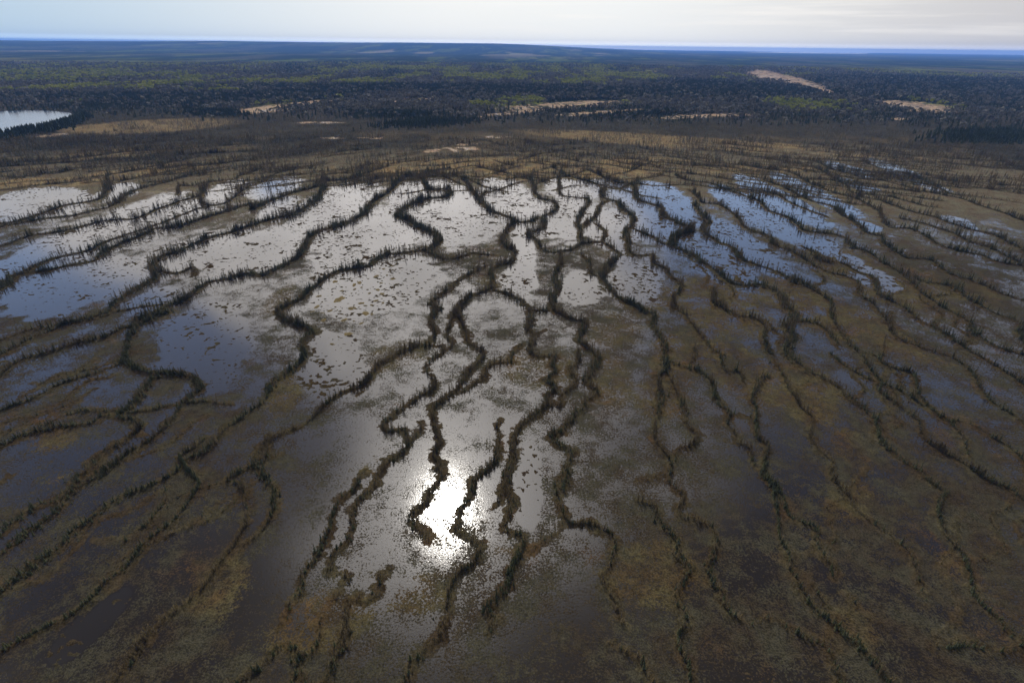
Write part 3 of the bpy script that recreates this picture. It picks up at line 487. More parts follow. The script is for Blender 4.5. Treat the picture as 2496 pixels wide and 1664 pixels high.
def mesh_from(name, verts, faces_flat, per, mats, colors=None):
    me = bpy.data.meshes.new(name)
    nv = len(verts); nf = len(faces_flat) // per
    me.vertices.add(nv)
    me.vertices.foreach_set('co', np.ascontiguousarray(verts, np.float32).ravel())
    me.loops.add(nf * per)
    me.loops.foreach_set('vertex_index', np.ascontiguousarray(faces_flat, np.int32).ravel())
    me.polygons.add(nf)
    me.polygons.foreach_set('loop_start', np.arange(0, nf * per, per, dtype=np.int32))
    me.polygons.foreach_set('loop_total', np.full(nf, per, np.int32))
    for mt in mats:
        me.materials.append(mt)
    if colors is not None:
        for cname, arr in colors.items():
            at = me.color_attributes.new(cname, 'FLOAT_COLOR', 'POINT')
            at.data.foreach_set('color', np.ascontiguousarray(arr, np.float32).ravel())
    me.update(calc_edges=True)
    return me

def link(name, me, parent=None, loc=None):
    o = bpy.data.objects.new(name, me)
    col.objects.link(o)
    if parent is not None:
        o.parent = parent
    if loc is not None:
        o.location = loc
    return o

# ------------------------------------------------------------------ materials
def new_mat(name):
    mt = bpy.data.materials.new(name)
    mt.use_nodes = True
    mt.node_tree.nodes.clear()
    return mt, NT(mt.node_tree)

def water_material(name, body, rough, bump, bscale, spec=1.0):
    mt, N = new_mat(name)
    pos = N.node('ShaderNodeNewGeometry').outputs['Position']
    n1 = N.noise(pos, bscale, 2.0, 0.5)
    bp = N.node('ShaderNodeBump', None, Strength=1.0, Distance=bump, Height=n1)
    n2 = N.noise(pos, 0.05, 4.0, 0.6)
    base = N.mix(n2, body, tuple(c * 1.8 for c in body))
    p = N.node('ShaderNodeBsdfPrincipled', None, Base_Color=base, Roughness=rough, IOR=1.333, Normal=bp.outputs[0])
    N.node('ShaderNodeOutputMaterial', None, Surface=p.outputs[0])
    return mt

MAT_WATER = water_material('fen_water', (0.012, 0.010, 0.008), 0.095, 0.003, 1.2)
MAT_LAKE = water_material('lake_water', (0.02, 0.035, 0.055), 0.18, 0.02, 0.6)

# fen and forest ground: albedo comes from what grows there, with lens falloff painted into the near fen; alpha of "Cover" is how much standing water shows between the sedges
gm, N = new_mat('fen_ground')
pos = N.node('ShaderNodeNewGeometry').outputs['Position']
cov = N.node('ShaderNodeVertexColor', dict(layer_name='Cover'))
calb, wet = cov.outputs[0], cov.outputs[1]
g1 = N.noise(pos, 2.6, 3.0, 0.65)
g2 = N.noise(pos, 0.55, 3.0, 0.6)
g3 = N.noise(pos, 0.11, 3.0, 0.6)
v = N.math('ADD', N.ramp(g1, 0.3, 0.7, 0.5, 1.4), N.ramp(g2, 0.3, 0.7, -0.2, 0.25))
v = N.math('MULTIPLY', v, N.ramp(g3, 0.3, 0.7, 0.8, 1.2))
hue = N.mix(N.ramp(g3, 0.35, 0.65), (1.08, 0.97, 0.92), (0.94, 1.02, 1.0))
alb = N.mix(1.0, calb, hue, 'MULTIPLY')
alb = N.vmath('SCALE', alb, scale=v)
bp = N.node('ShaderNodeBump', None, Strength=0.8, Distance=0.25, Height=N.math('ADD', g1, g2))
dif = N.node('ShaderNodeBsdfPrincipled', None, Base_Color=alb, Roughness=0.9, Specular_IOR_Level=0.0, Normal=bp.outputs[0])
upn = N.node('ShaderNodeCombineXYZ', None, Z=1.0)
wb = N.node('ShaderNodeBump', None, Strength=1.0, Distance=0.010, Height=g1, Normal=upn.outputs[0])
wat = N.node('ShaderNodeBsdfPrincipled', None, Base_Color=(0.014, 0.011, 0.008, 1), Roughness=0.105, IOR=1.333, Normal=wb.outputs[0])
tuft = N.math('ADD', N.math('MULTIPLY', N.noise(pos, 2.1, 3.0, 0.7), 0.66), N.math('ADD', N.math('MULTIPLY', g3, 0.25), N.math('MULTIPLY', g2, 0.20)))
gap = N.math('SUBTRACT', wet, N.ramp(tuft, 0.38, 0.78, smooth=False))
gap = N.ramp(gap, -0.045, 0.045)
ms = N.node('ShaderNodeMixShader', None, i0=gap, i1=dif.outputs[0], i2=wat.outputs[0])
N.node('ShaderNodeOutputMaterial', None, Surface=ms.outputs[0])
MAT_GROUND = gm

def leaf_material(name, a, b, trans=0.25, scale=0.35, rough=0.75):
    mt, N = new_mat(name)
    pos = N.node('ShaderNodeNewGeometry').outputs['Position']
    n = N.noise(pos, scale, 3.0, 0.6)
    n2 = N.noise(pos, scale * 9, 2.0, 0.6)
    f = N.math('ADD', N.ramp(n, 0.3, 0.7, 0, 0.75), N.ramp(n2, 0.3, 0.7, 0, 0.4))
    c = N.mix(f, a, b)
    d = N.node('ShaderNodeBsdfPrincipled', None, Base_Color=c, Roughness=rough, Specular_IOR_Level=0.12)
    t = N.node('ShaderNodeBsdfTranslucent', None, Color=c)
    ms = N.node('ShaderNodeMixShader', None, i0=trans, i1=d.outputs[0], i2=t.outputs[0])
    N.node('ShaderNodeOutputMaterial', None, Surface=ms.outputs[0])
    return mt

MAT_SPRUCE = leaf_material('spruce_needles', (0.018, 0.025, 0.011), (0.062, 0.064, 0.028), 0.2, 0.25)
MAT_LARCH = leaf_material('tamarack_twigs', (0.075, 0.052, 0.026), (0.15, 0.115, 0.055), 0.25, 0.25)
MAT_BARK = leaf_material('bark', (0.05, 0.038, 0.028), (0.12, 0.10, 0.08), 0.0, 2.0, 0.9)
MAT_SHRUB = leaf_material('shrub_leaves', (0.035, 0.034, 0.016), (0.10, 0.075, 0.035), 0.2, 0.3)
MAT_CONIFER = leaf_material('far_conifer', (0.022, 0.032, 0.015), (0.052, 0.062, 0.026), 0.1, 0.02)
MAT_ASPEN = leaf_material('aspen_leaves', (0.10, 0.12, 0.018), (0.25, 0.25, 0.045), 0.3, 0.012)
MAT_BARE = leaf_material('bare_branches', (0.075, 0.066, 0.045), (0.15, 0.135, 0.10), 0.1, 0.02)
MAT_MOSS = leaf_material('hummock_moss', (0.05, 0.035, 0.015), (0.16, 0.12, 0.045), 0.0, 2.5, 0.95)

# ------------------------------------------------------------------ fields
CELL = 0.5
GX0, GX1, GY0, GY1 = -760.0, 760.0, 10.0, 800.0
gnx, gny = int((GX1 - GX0) / CELL), int((GY1 - GY0) / CELL)
belt = np.zeros((gny, gnx), np.float32)     # 1 on a ridge's crest
fringe = np.zeros((gny, gnx), np.float32)   # mossy margin round a ridge

def catmull(P, n=4):
    Q = [P[0]] + list(P) + [P[-1]]
    out = []
    for i in range(1, len(Q) - 2):
        p0, p1, p2, p3 = (np.array(Q[i + k], float) for k in (-1, 0, 1, 2))
        for k in range(n):
            t = k / n
            out.append(.5 * ((2 * p1) + (-p0 + p2) * t + (2 * p0 - 5 * p1 + 4 * p2 - p3) * t * t + (-p0 + 3 * p1 - 3 * p2 + p3) * t ** 3))
    out.append(np.array(P[-1], float))
    return np.array(out)

def nearf(y):
    """strings and their trees are slighter in the wet near part of the fen"""
    t = min(max((y - 90) / 240.0, 0), 1)
    return 0.42 + 0.58 * t

def endf(s_, L):
    """a string thins out towards its two ends"""
    return 0.35 + 0.65 * min(1.0, min(s_, L - s_) / 9.0)

def stamp(pts, w_):
    run = np.concatenate([[0], np.cumsum(np.hypot(*(pts[1:] - pts[:-1]).T))])
    for k_, (a, b) in enumerate(zip(pts[:-1], pts[1:])):
        s_ = .5 * (run[k_] + run[k_ + 1])
        w = w_ * nearf(a[1]) * endf(s_, run[-1])
        rad = w * 3.2 + 4
        x0, x1 = min(a[0], b[0]) - rad, max(a[0], b[0]) + rad
        y0, y1 = min(a[1], b[1]) - rad, max(a[1], b[1]) + rad
        i0, i1 = max(0, int((x0 - GX0) / CELL)), min(gnx, int((x1 - GX0) / CELL) + 1)
        j0, j1 = max(0, int((y0 - GY0) / CELL)), min(gny, int((y1 - GY0) / CELL) + 1)
        if i1 <= i0 or j1 <= j0:
            continue
        X = GX0 + (np.arange(i0, i1) + .5) * CELL
        Y = (GY0 + (np.arange(j0, j1) + .5) * CELL)[:, None]
        ab = b - a
        L = max(ab @ ab, 1e-6)
        t = np.clip(((X - a[0]) * ab[0] + (Y - a[1]) * ab[1]) / L, 0, 1)
        d2 = (X - a[0] - t * ab[0]) ** 2 + (Y - a[1] - t * ab[1]) ** 2
        e = np.exp(-d2 / (w * w)).astype(np.float32)
        s = belt[j0:j1, i0:i1]; np.maximum(s, e, out=s)
        e = np.exp(-d2 / ((w * 1.15 + 1.2) ** 2)).astype(np.float32)
        s = fringe[j0:j1, i0:i1]; np.maximum(s, e, out=s)

lines = []
for (desc, w, green, dens, P) in RIDGES:
    q = catmull(P)
    # a natural wander
    nx = (fbm(q[:, 0], q[:, 1], 9.0, 2, 5) - .5) * 2.2
    ny = (fbm(q[:, 0], q[:, 1], 9.0, 2, 55) - .5) * 2.2
    q = q + np.stack([nx, ny], 1)
    # strings that reach the edge of the traced area run on beyond it
    for end, prev in ((0, 2), (-1, -3)):
        e = q[end]
        if (e[1] < 61 or abs(e[0]) > 0.80 * math.hypot(e[1], CAM_H) - 12) and e[1] < 420:
            dv = e - q[prev]; dv = dv / max(np.linalg.norm(dv), 1e-3)
            pts = np.array([e + dv * s_ + np.array((dv[1], -dv[0])) * 2.0 * math.sin(s_ * .22) for s_ in (5, 11, 18, 26, 35)])
            q = np.concatenate([q, pts]) if end == -1 else np.concatenate([pts[::-1], q])
    lines.append((desc, w, green, dens, q))
    stamp(q, w * 0.5)
# faint, thin side strings of low scrub between the larger ridges
mr = random.Random(15)
for k in range(235):
    X = mr.uniform(-60, 420); Y = mr.uniform(60, 420)
    low_left = k >= 190
    if low_left:
        X = mr.uniform(-230, -75); Y = mr.uniform(52, 150)
        if X > -0.85 * Y - 15 or X < -1.45 * Y - 40:
            continue
    elif abs(X) > Y * .95 + 60 or Y > 235 or (X < 75 and Y > 115) or X < Y * .22 - 20:
        continue
    base_dir = math.radians(mr.uniform(42, 68)) if low_left else math.atan2(Y + 60, X) + mr.uniform(-.35, .35)
    L = mr.uniform(12, 48)
    P = [(X + math.cos(base_dir) * s_ + 2.6 * math.sin(s_ * .2 + k), Y + math.sin(base_dir) * s_ + 1.6 * math.cos(s_ * .33 + k)) for s_ in np.linspace(0, L, 8)]
    q = catmull(P, 3)
    w = mr.uniform(0.35, 0.75)
    lines.append(('', w, mr.choice((.25, .5, .7)), mr.uniform(.4, .9), q))
    stamp(q, w * 0.5)
# the small, close-set strings at the far side of the fen
mr = random.Random(5)
for k in range(560):
    X = mr.uniform(-640, 740)
    Y = mr.uniform(405, 650) + 60 * mr.random()
    lim = 395 + (30 if X < 200 else 0)
    if Y < lim:
        continue
    slope = math.radians(18 + 10 * mr.random()) if X < -60 else (math.radians(-14 - 12 * mr.random()) if X > 120 else math.radians(mr.uniform(-40, 40)))
    L = mr.uniform(18, 70)
    n = 7
    P = []
    for i in range(n):
        s = (i / (n - 1) - .5) * L
        P.append((X + s * math.cos(slope) * 1.2, Y + s * math.sin(slope) * 2.0 + 4 * math.sin(s * .15 + k)))
    q = catmull(P, 3)
    w = mr.uniform(0.8, 1.6)
    lines.append(('', w, mr.choice((.35, .55, .75)), mr.uniform(.6, 1.1), q))
    stamp(q, w * 0.62)

def sample(grid, x, y):
    fx = (x - GX0) / CELL - .5; fy = (y - GY0) / CELL - .5
    inside = (fx > 0) & (fx < gnx - 2) & (fy > 0) & (fy < gny - 2)
    fx = np.clip(fx, 0, gnx - 2.001); fy = np.clip(fy, 0, gny - 2.001)
    ix = fx.astype(np.int64); iy = fy.astype(np.int64)
    tx = (fx - ix).astype(np.float32); ty = (fy - iy).astype(np.float32)
    v = (grid[iy, ix] * (1 - tx) + grid[iy, ix + 1] * tx) * (1 - ty) + (grid[iy + 1, ix] * (1 - tx) + grid[iy + 1, ix + 1] * tx) * ty
    return v * inside

def blobs(kind, x, y, hard=1.0):
    out = np.zeros(x.shape, np.float32)
    for (f, mx, my, xx, yy, xy, s) in BLOBS:
        if f != kind:
            continue
        det = xx * yy - xy * xy
        r = math.sqrt(max(xx, yy)) * 1.9
        sel = np.nonzero((np.abs(x - mx) < r) & (np.abs(y - my) < r))
        if not len(sel[0]):
            continue
        ddx = x[sel] - mx; ddy = y[sel] - my
        q = (yy * ddx * ddx - 2 * xy * ddx * ddy + xx * ddy * ddy) / det
        e = s * np.clip(1.55 - 0.85 * q, 0, 1)      # 1 well inside, .7 on the rim, 0 a third outside
        out[sel] = np.maximum(out[sel], e)
    return out

FB = np.array([(-700, 660), (-420, 560), (-200, 600), (0, 640), (200, 680), (420, 700), (560, 560), (760, 470)], float)

def inside_poly(x, y, poly):
    c = np.zeros(x.shape, bool)
    n = len(poly)
    for i in range(n):
        xi, yi = poly[i]; xj, yj = poly[i - 1]
        if yi == yj:
            continue
        cond = ((yi > y) != (yj > y)) & (x < (xj - xi) * (y - yi) / (yj - yi) + xi)
        c ^= cond
    return c

def terrain(x, y):
    """height, albedo rgb, wetness for ground points"""
    shp = x.shape
    near = (y < 820) & (np.abs(x) < 790)
    z = np.zeros(shp, np.float32); wetn = np.zeros(shp, np.float32); c = np.zeros(shp + (3,), np.float32)
    wx = x + (fbm(x, y, 5.0, 2, 31) - .5) * 2.4
    wy = y + (fbm(x, y, 5.0, 2, 41) - .5) * 2.4
    wx = wx + (fbm(x, y, 1.7, 3, 33, .7) - .5) * 2.6
    wy = wy + (fbm(x, y, 1.7, 3, 43, .7) - .5) * 2.6
    be = sample(belt, wx, wy); fr = sample(fringe, wx, wy)
    gapn = .72 + .5 * sstep(fbm(x, y, 9.0, 2, 71), .3, .6)
    be = be * gapn; fr = fr * (.5 + .5 * gapn)
    n40 = fbm(x, y, 38.0, 4, 3); n8 = fbm(x, y, 7.0, 4, 4); n3 = fbm(x, y, 2.6, 3, 6); n1 = fbm(x, y, 1.15, 2, 8)
    bd = np.interp(x, FB[:, 0], FB[:, 1])
    fen = 1 - sstep(y + (n40 - .5) * 120, bd - 70, bd + 40)
    op = blobs('open', x, y) * near
    opn = np.clip(sstep(op + (n8 - .5) * 0.9 + (n40 - .5) * 0.5, 0.42, 0.72), 0, 1) * (1 - sstep(fr, 0.12, 0.4)) * fen
    mo = blobs('moss', x, y)
    mon = sstep(mo * 0.75 + (n40 - .5) * 1.3 + (n8 - .5) * 1.1 + (n3 - .5) * .7, 0.3, 1.05)
    # sedge mud flat colours: tanner far out, painted darker near for lens falloff
    upper = sstep(y, 250, 430)[..., None]
    sedge = np.array((0.037, 0.031, 0.020), np.float32) * (1 + 1.7 * upper); tan = np.array((0.056, 0.043, 0.021), np.float32) * (1 - upper) + np.array((0.175, 0.128, 0.066), np.float32) * upper
    crest = np.array((0.04, 0.032, 0.017), np.float32); mar = np.array((0.055, 0.039, 0.018), np.float32)
    rust = np.array((0.08, 0.045, 0.02), np.float32)
    heath = np.array((0.040, 0.036, 0.026), np.float32)
    c[:] = sedge
    c = c + (tan - c) * mon[..., None]
    ru = sstep(fbm(x, y, 14.0, 4, 77, .65) + (n3 - .5) * .3, 0.63, 0.88) * .5
    c = c + (rust - c) * ru[..., None]
    frn = sstep(fr + (n8 - .5) * .5 + (n1 - .5) * .6, 0.4, 0.85)
    c = c + (mar - c) * (frn * (.35 + .4 * upper[..., 0]))[..., None]
    c = c + (crest - c) * sstep(be + (n3 - .5) * .8 + (n1 - .5) * .4, 0.3, 0.8)[..., None]
    # specks of moss standing in the open pools
    spk = sstep(n3 * .35 + n1 * .65 + (n40 - .5) * .3 + (n8 - .5) * .25, 0.62, 0.67) + sstep(n8, 0.76, 0.79)
    spk = np.clip(spk, 0, 1)
    z = 0.03 - 0.08 * sstep(opn, 0.75, 1.0) + spk * 0.13 * opn
    z = z + 0.10 * mon * (1 - opn) + 0.12 * frn * (1 - opn) + 0.28 * sstep(be, 0.2, 0.9) + (n3 - .5) * .03 * (1 - opn)
    c = np.where((spk * opn > 0.1)[..., None], np.array((0.038, 0.029, 0.016), np.float32), c)
    # share of standing water that shows between the tussocks
    dryright = sstep(x, 40, 260) * 0.10
    wetn = 0.385 + 0.44 * opn + 0.16 * op + .04 * blobs('damp', x, y) + (n40 - .5) * 0.45 + (n8 - .5) * .5 + (n3 - .5) * .25 + .12 * np.exp(-((x + 18) / 48) ** 2 - ((y - 150) / 75) ** 2) - 0.20 * mon - dryright - .34 * sstep(y + .25 * np.abs(x), 400, 520) * (1 - np.clip(op, 0, 1))
    wetn = wetn * (1 - 0.95 * sstep(fr + (n1 - .5) * .7 + (n3 - .5) * .4, 0.35, 0.85)) * (1 - sstep(spk, 0.0, 0.3) * opn)
    # heath and forest floor beyond the fen
    out_ = 1 - fen
    hc = heath + (n40 - .5)[..., None] * 0.03
    tanb = sstep(fbm(x, y, 60.0, 3, 91), .5, .7) * sstep(y, 500, 560) * (1 - sstep(y, 640, 900))
    hc = hc + (tan * .85 - hc) * tanb[..., None] * .35
    hc = hc + (tan - hc) * (sstep(mo, .3, .9) * .8)[..., None]
    c = c + (hc - c) * out_[..., None]
    wetn = wetn * fen
    z = z + out_ * (0.35 + 0.5 * (fbm(x, y, 12.0, 3, 92) - .3))
    # far woods
    far = sstep(y, 800, 1150)
    ax = x / 260.0; ay = y / 620.0
    fa = fbm(ax * 100, ay * 60, 34.0, 5, 101, .7); fg = fbm(ax * 100, ay * 60, 60.0, 5, 111, .7)
    conif = np.array((0.030, 0.036, 0.020), np.float32); asp = np.array((0.13, 0.14, 0.028), np.float32); gry = np.array((0.075, 0.063, 0.056), np.float32)
    fc = np.zeros(shp + (3,), np.float32); fc[:] = conif
    gsel = np.clip(sstep(fg, 0.40, 0.56) * .9 + blobs('grey', x, y) - blobs('conifer', x, y) * .9, 0, 1)
    fc = fc + (gry - fc) * gsel[..., None]
    asel = np.clip(sstep(fa + blobs('aspen', x, y) * .13 - blobs('conifer', x, y) * .25 + sstep(y, 900, 2500) * .0, 0.56, 0.62), 0, 1) * sstep(y, 950, 1200)
    fc = fc + (asp - fc) * (asel * .85)[..., None]
    big = fbm(x / 420.0, y / 1500.0, 1.0, 6, 191, .75)
    vf = sstep(y, 3000, 4200)
    fcf = np.array((0.018, 0.026, 0.02), np.float32) + sstep(big, .5, .62)[..., None] * np.array((0.035, 0.028, 0.022), np.float32)
    fcf = fcf + sstep(fbm(x / 300.0, y / 1300.0, 1.0, 5, 193, .75), .58, .64)[..., None] * np.array((0.05, 0.06, 0.0), np.float32)
    fc = fc + (fcf - fc) * vf[..., None]
    c = c + (fc - c) * far[..., None]
    pl = blobs('pale', x, y)
    pn = sstep(pl + (fbm(x * .6, y * .5, 9.0, 4, 121, .75) - .5) * 3.6, 0.6, 0.95) * sstep(pl, .02, .3)
    c = c + (np.array((0.34, 0.245, 0.165), np.float32) - c) * (pn * .85)[..., None]
    wetn = wetn * (1 - pn) + pn * 0.42 * sstep(fbm(x, y, 30.0, 3, 131), .45, .6)
    r = np.sqrt(x * x + y * y)
    # landform: low swells, then the blue uplands on the skyline
    z = z + far * (sstep(y, 1300, 3500) * (1 - .97 * sstep(r, 7000, 12000)) * 22 * (fbm(x, y, 900.0, 3, 141) - .35) + sstep(y, 900, 1400) * 2.5 * fbm(x, y, 60.0, 3, 151))
    az = np.arctan2(x, y)
    upl = sstep(r, 7500, 13000) * (1 - sstep(r, 22000, 32500))
    prof = 0.64 + 0.42 * np.exp(-((az + .05) / .4) ** 2) + .12 * np.exp(-((az + .45) / .1) ** 2)
    fall = 1 - .985 * sstep(az, -.05, .31)
    prof = prof * fall
    z = z + upl * (132 * prof + fall * (10 * (fbm(az * 100, r * 0, 6.0, 4, 161) - .5) + 16 * (fbm(x, y, 2500.0, 3, 171) - .5)))
    z = np.where(far > .5, np.maximum(z, .2), z)
    fieldsel = sstep(fbm(x, y * .35, 700.0, 3, 181), .74, .77) * sstep(r, 5000, 8000)
    c = c + (np.array((0.24, 0.21, 0.16), np.float32) - c) * (fieldsel * .7)[..., None]
    # lake basins
    lk = inside_poly(x, y, LAKE)
    z = np.where(lk, -1.2, z)
    lf = inside_poly(x, y, FARLAKE)
    z = np.where(lf, -1.2, z)
    return z, c, wetn

# ------------------------------------------------------------------ ground
rad = [26.0]
while rad[-1] < 700:
    rad.append(rad[-1] + max(0.4, 0.28 + 0.32 * (rad[-1] / 250) ** 2))
while rad[-1] < 32500:
    rad.append(rad[-1] * 1.0072)
rad = np.array(rad)
NA = 1240
ang = np.linspace(math.radians(-78), math.radians(78), NA)
Rg, Ag = np.meshgrid(rad, ang, indexing='ij')
X = (Rg * np.sin(Ag)); Y = (Rg * np.cos(Ag))
Z, Cc, Wt = terrain(X, Y)
nr = len(rad)
idx = np.arange(nr * NA, dtype=np.int32).reshape(nr, NA)
F = np.stack([idx[:-1, :-1], idx[:-1, 1:], idx[1:, 1:], idx[1:, :-1]], -1).reshape(-1)[::1]
V = np.stack([X, Y, Z], -1).reshape(-1, 3)
colr = np.concatenate([Cc, np.clip(Wt, 0, 1)[..., None]], -1).reshape(-1, 4)
F = F.reshape(-1, 4)[:, ::-1].reshape(-1)
gme = mesh_from('fen_ground', V, F, 4, [MAT_GROUND], {'Cover': colr})
gme.polygons.foreach_set('use_smooth', np.ones(len(gme.polygons), bool))
ground = tag(link('ground', gme), 'brown sedge fen ridged with moss strings, running out to heath and woods', 'ground', kind='structure')
# plain sheet round and behind the detailed ground
s0 = 26.0
ring = []
for a in np.linspace(0, 2 * math.pi, 65)[:-1]:
    ring.append((32800 * math.sin(a), 32800 * math.cos(a), -1.6))
ring.append((0, 0, -1.6))
fl = []
for i in range(64):
    fl += [i, 64, (i + 1) % 64]
bm_ = mesh_from('terrain', np.array(ring), np.array(fl), 3, [MAT_GROUND], {'Cover': np.tile(np.array((0.10, 0.078, 0.05, 0.0)), (65, 1))})
tag(link('terrain', bm_), 'brown peat land that lies around and beneath the fen', 'terrain', kind='structure')

# water
def sheet(name, poly, z, mat, label):
    vs = np.array([(x, y, z) for x, y in poly], float)
    me = bpy.data.meshes.new(name)
    me.from_pydata([tuple(v) for v in vs], [], [tuple(range(len(vs)))])
    me.materials.append(mat)
    me.update()
    if me.polygons[0].normal.z < 0:
        me.flip_normals()
    return tag(link(name, me), label, 'water', kind='structure')
sheet('water', [(-770, 5), (770, 5), (770, 690), (-600, 690), (-596, 620), (-640, 560), (-770, 560)], 0.0, MAT_WATER, 'still shallow fen water that mirrors the cloudy sky between the ridges')
sheet('lake', LAKE, -0.15, MAT_LAKE, 'smooth pale blue lake at the edge of the woods')
sm, N = new_mat('pale_sand')
pos = N.node('ShaderNodeNewGeometry').outputs['Position']
sc_ = N.mix(N.noise(pos, 0.0016, 4.0, 0.6), (0.62, 0.60, 0.56), (0.86, 0.85, 0.82))
sp = N.node('ShaderNodeBsdfPrincipled', None, Base_Color=sc_, Roughness=0.6)
N.node('ShaderNodeOutputMaterial', None, Surface=sp.outputs[0])
fs_ = sheet('sand', FARLAKE, 2.5, sm, 'pale thin strip of bare sand near the skyline')

def ground_z(x, y):
    zz, _, _ = terrain(np.array(x, float), np.array(y, float))
    return zz

# ------------------------------------------------------------------ tree shapes
def spruce_parts(seed, layers=15, arms=7, h=1.0, wid=0.125):
    """crown of drooping boughs and a thin tapered trunk; unit height"""
    r = random.Random(seed)
    vs, fs = [], []
    lean = (r.uniform(-.03, .03) * (3 if seed % 3 == 1 else 1), r.uniform(-.03, .03) * (3 if seed % 3 == 1 else 1))
    for i in range(layers):
        t = (i + r.uniform(-.3, .3)) / (layers - 1)
        t = min(max(t, 0), 1)
        z = 0.06 + 0.92 * t
        rr = wid * (1 - t) ** 0.75 * r.uniform(.65, 1.2) + 0.018
        if seed % 3 == 0 and 0.55 < t < .75:
            rr *= .6
        if t > .88:
            rr *= 1.25
        for k in range(arms):
            if r.random() < (.14 if seed % 3 else .4):
                continue
            a = r.uniform(0, 2 * math.pi)
            q = rr * r.uniform(.6, 1.25)
            dz = -r.uniform(.015, .05)
            hw = q * r.uniform(.28, .45)
            ca, sa = math.cos(a), math.sin(a)
            cx, cy = lean[0] * z, lean[1] * z
            b = len(vs)
            vs += [(cx, cy, z + .035), (cx + ca * q * .6 - sa * hw, cy + sa * q * .6 + ca * hw, z + dz * .5), (cx + ca * q, cy + sa * q, z + dz), (cx + ca * q * .6 + sa * hw, cy + sa * q * .6 - ca * hw, z + dz * .5 - .012)]
            fs.append((b, b + 1, b + 2, b + 3))
    tr_v, tr_f = [], []
    for j, (z, w) in enumerate(((-.02, .014), (.5, .009), (1.0, .002))):
        for k in range(4):
            a = k * math.pi / 2
            tr_v.append((lean[0] * z + w * math.cos(a), lean[1] * z + w * math.sin(a), z))
    for j in range(2):
        for k in range(4):
            tr_f.append((j * 4 + k, j * 4 + (k + 1) % 4, j * 4 + 4 + (k + 1) % 4, j * 4 + 4 + k))
    return (np.array(vs, np.float32), np.array(fs, np.int32)), (np.array(tr_v, np.float32), np.array(tr_f, np.int32))

def larch_parts(seed, twigs=75):
    """open, wispy crown of thin twigs"""
    r = random.Random(seed * 7 + 1)
    vs, fs = [], []
    lean = (r.uniform(-.04, .04), r.uniform(-.04, .04))
    for i in range(twigs):
        t = r.random() ** .8
        z = .12 + .86 * t
        q = (.16 * (1 - t) ** .7 + .025) * r.uniform(.5, 1.2)
        a = r.uniform(0, 2 * math.pi)
        ca, sa = math.cos(a), math.sin(a)
        hw = .011 + .012 * r.random()
        rise = r.uniform(-.02, .06)
        cx, cy = lean[0] * z, lean[1] * z
        b = len(vs)
        vs += [(cx, cy, z), (cx + ca * q * .5 - sa * hw, cy + sa * q * .5 + ca * hw, z + rise * .5 + hw), (cx + ca * q, cy + sa * q, z + rise), (cx + ca * q * .5 + sa * hw, cy + sa * q * .5 - ca * hw, z + rise * .5 - hw)]
        fs.append((b, b + 1, b + 2, b + 3))
    _, tr = spruce_parts(seed, 2, 1)
    tv = tr[0].copy(); tv[:, :2] *= 1.15
    return (np.array(vs, np.float32), np.array(fs, np.int32)), (tv, tr[1])

def shrub_part(seed, n=26):
    r = random.Random(seed * 13 + 5)
    vs, fs = [], []
    for i in range(n):
        a = r.uniform(0, 2 * math.pi); q = r.random() ** .6 * .55; z = r.uniform(.05, .8) * (1 - q * .9)
        cx, cy = q * math.cos(a), q * math.sin(a)
        s = r.uniform(.07, .15)
        u = np.array([r.gauss(0, 1) for _ in range(3)]); u /= np.linalg.norm(u)
        w = np.cross(u, [r.gauss(0, 1) for _ in range(3)]); w /= np.linalg.norm(w)
        c0 = np.array((cx, cy, z)); b = len(vs)
        vs += [tuple(c0 - u * s), tuple(c0 + w * s * .6), tuple(c0 + u * s), tuple(c0 - w * s * .6)]
        fs.append((b, b + 1, b + 2, b + 3))
    return np.array(vs, np.float32), np.array(fs, np.int32)

def ball_part(seed, n=9):
    """low clump of foliage for a far deciduous crown"""
    r = random.Random(seed * 3 + 2)
    vs, fs = [], []
    for i in range(n):
        a = r.uniform(0, 2 * math.pi); el = r.uniform(-.2, 1.4); q = .30
        c0 = np.array((q * math.cos(el) * math.cos(a), q * math.cos(el) * math.sin(a), .62 + .33 * math.sin(el)))
        u = np.array([r.gauss(0, 1) for _ in range(3)]); u /= np.linalg.norm(u)
        w = np.cross(u, [r.gauss(0, 1) for _ in range(3)]); w /= np.linalg.norm(w)
        s = r.uniform(.16, .26); b = len(vs)
        vs += [tuple(c0 - u * s), tuple(c0 + w * s), tuple(c0 + u * s), tuple(c0 - w * s)]
        fs.append((b, b + 1, b + 2, b + 3))
    b = len(vs)
    vs += [(-.02, 0, 0), (.02, 0, 0), (.02, 0, .6), (-.02, 0, .6)]
    fs.append((b, b + 1, b + 2, b + 3))
    return np.array(vs, np.float32), np.array(fs, np.int32)

def cone_part(seed):
    r = random.Random(seed)
    vs, fs = [], []
    for j in range(3):
        z0, z1, w = (.02, .55, .19), (.3, .8, .14), (.55, 1.02, .09)
        z0, z1, w = ((.02, .55, .19), (.3, .8, .14), (.55, 1.02, .09))[j]
        for k in range(4):
            a0 = k * math.pi / 2 + j * .7; a1 = a0 + math.pi / 2
            w0 = w * r.uniform(.7, 1.3); w1 = w * r.uniform(.7, 1.3); b = len(vs)
            vs += [(w0 * math.cos(a0), w0 * math.sin(a0), z0), (w1 * math.cos(a1), w1 * math.sin(a1), z0), (.012, 0, z1), (-.012, 0, z1)]
            fs.append((b, b + 1, b + 2, b + 3))
    return np.array(vs, np.float32), np.array(fs, np.int32)

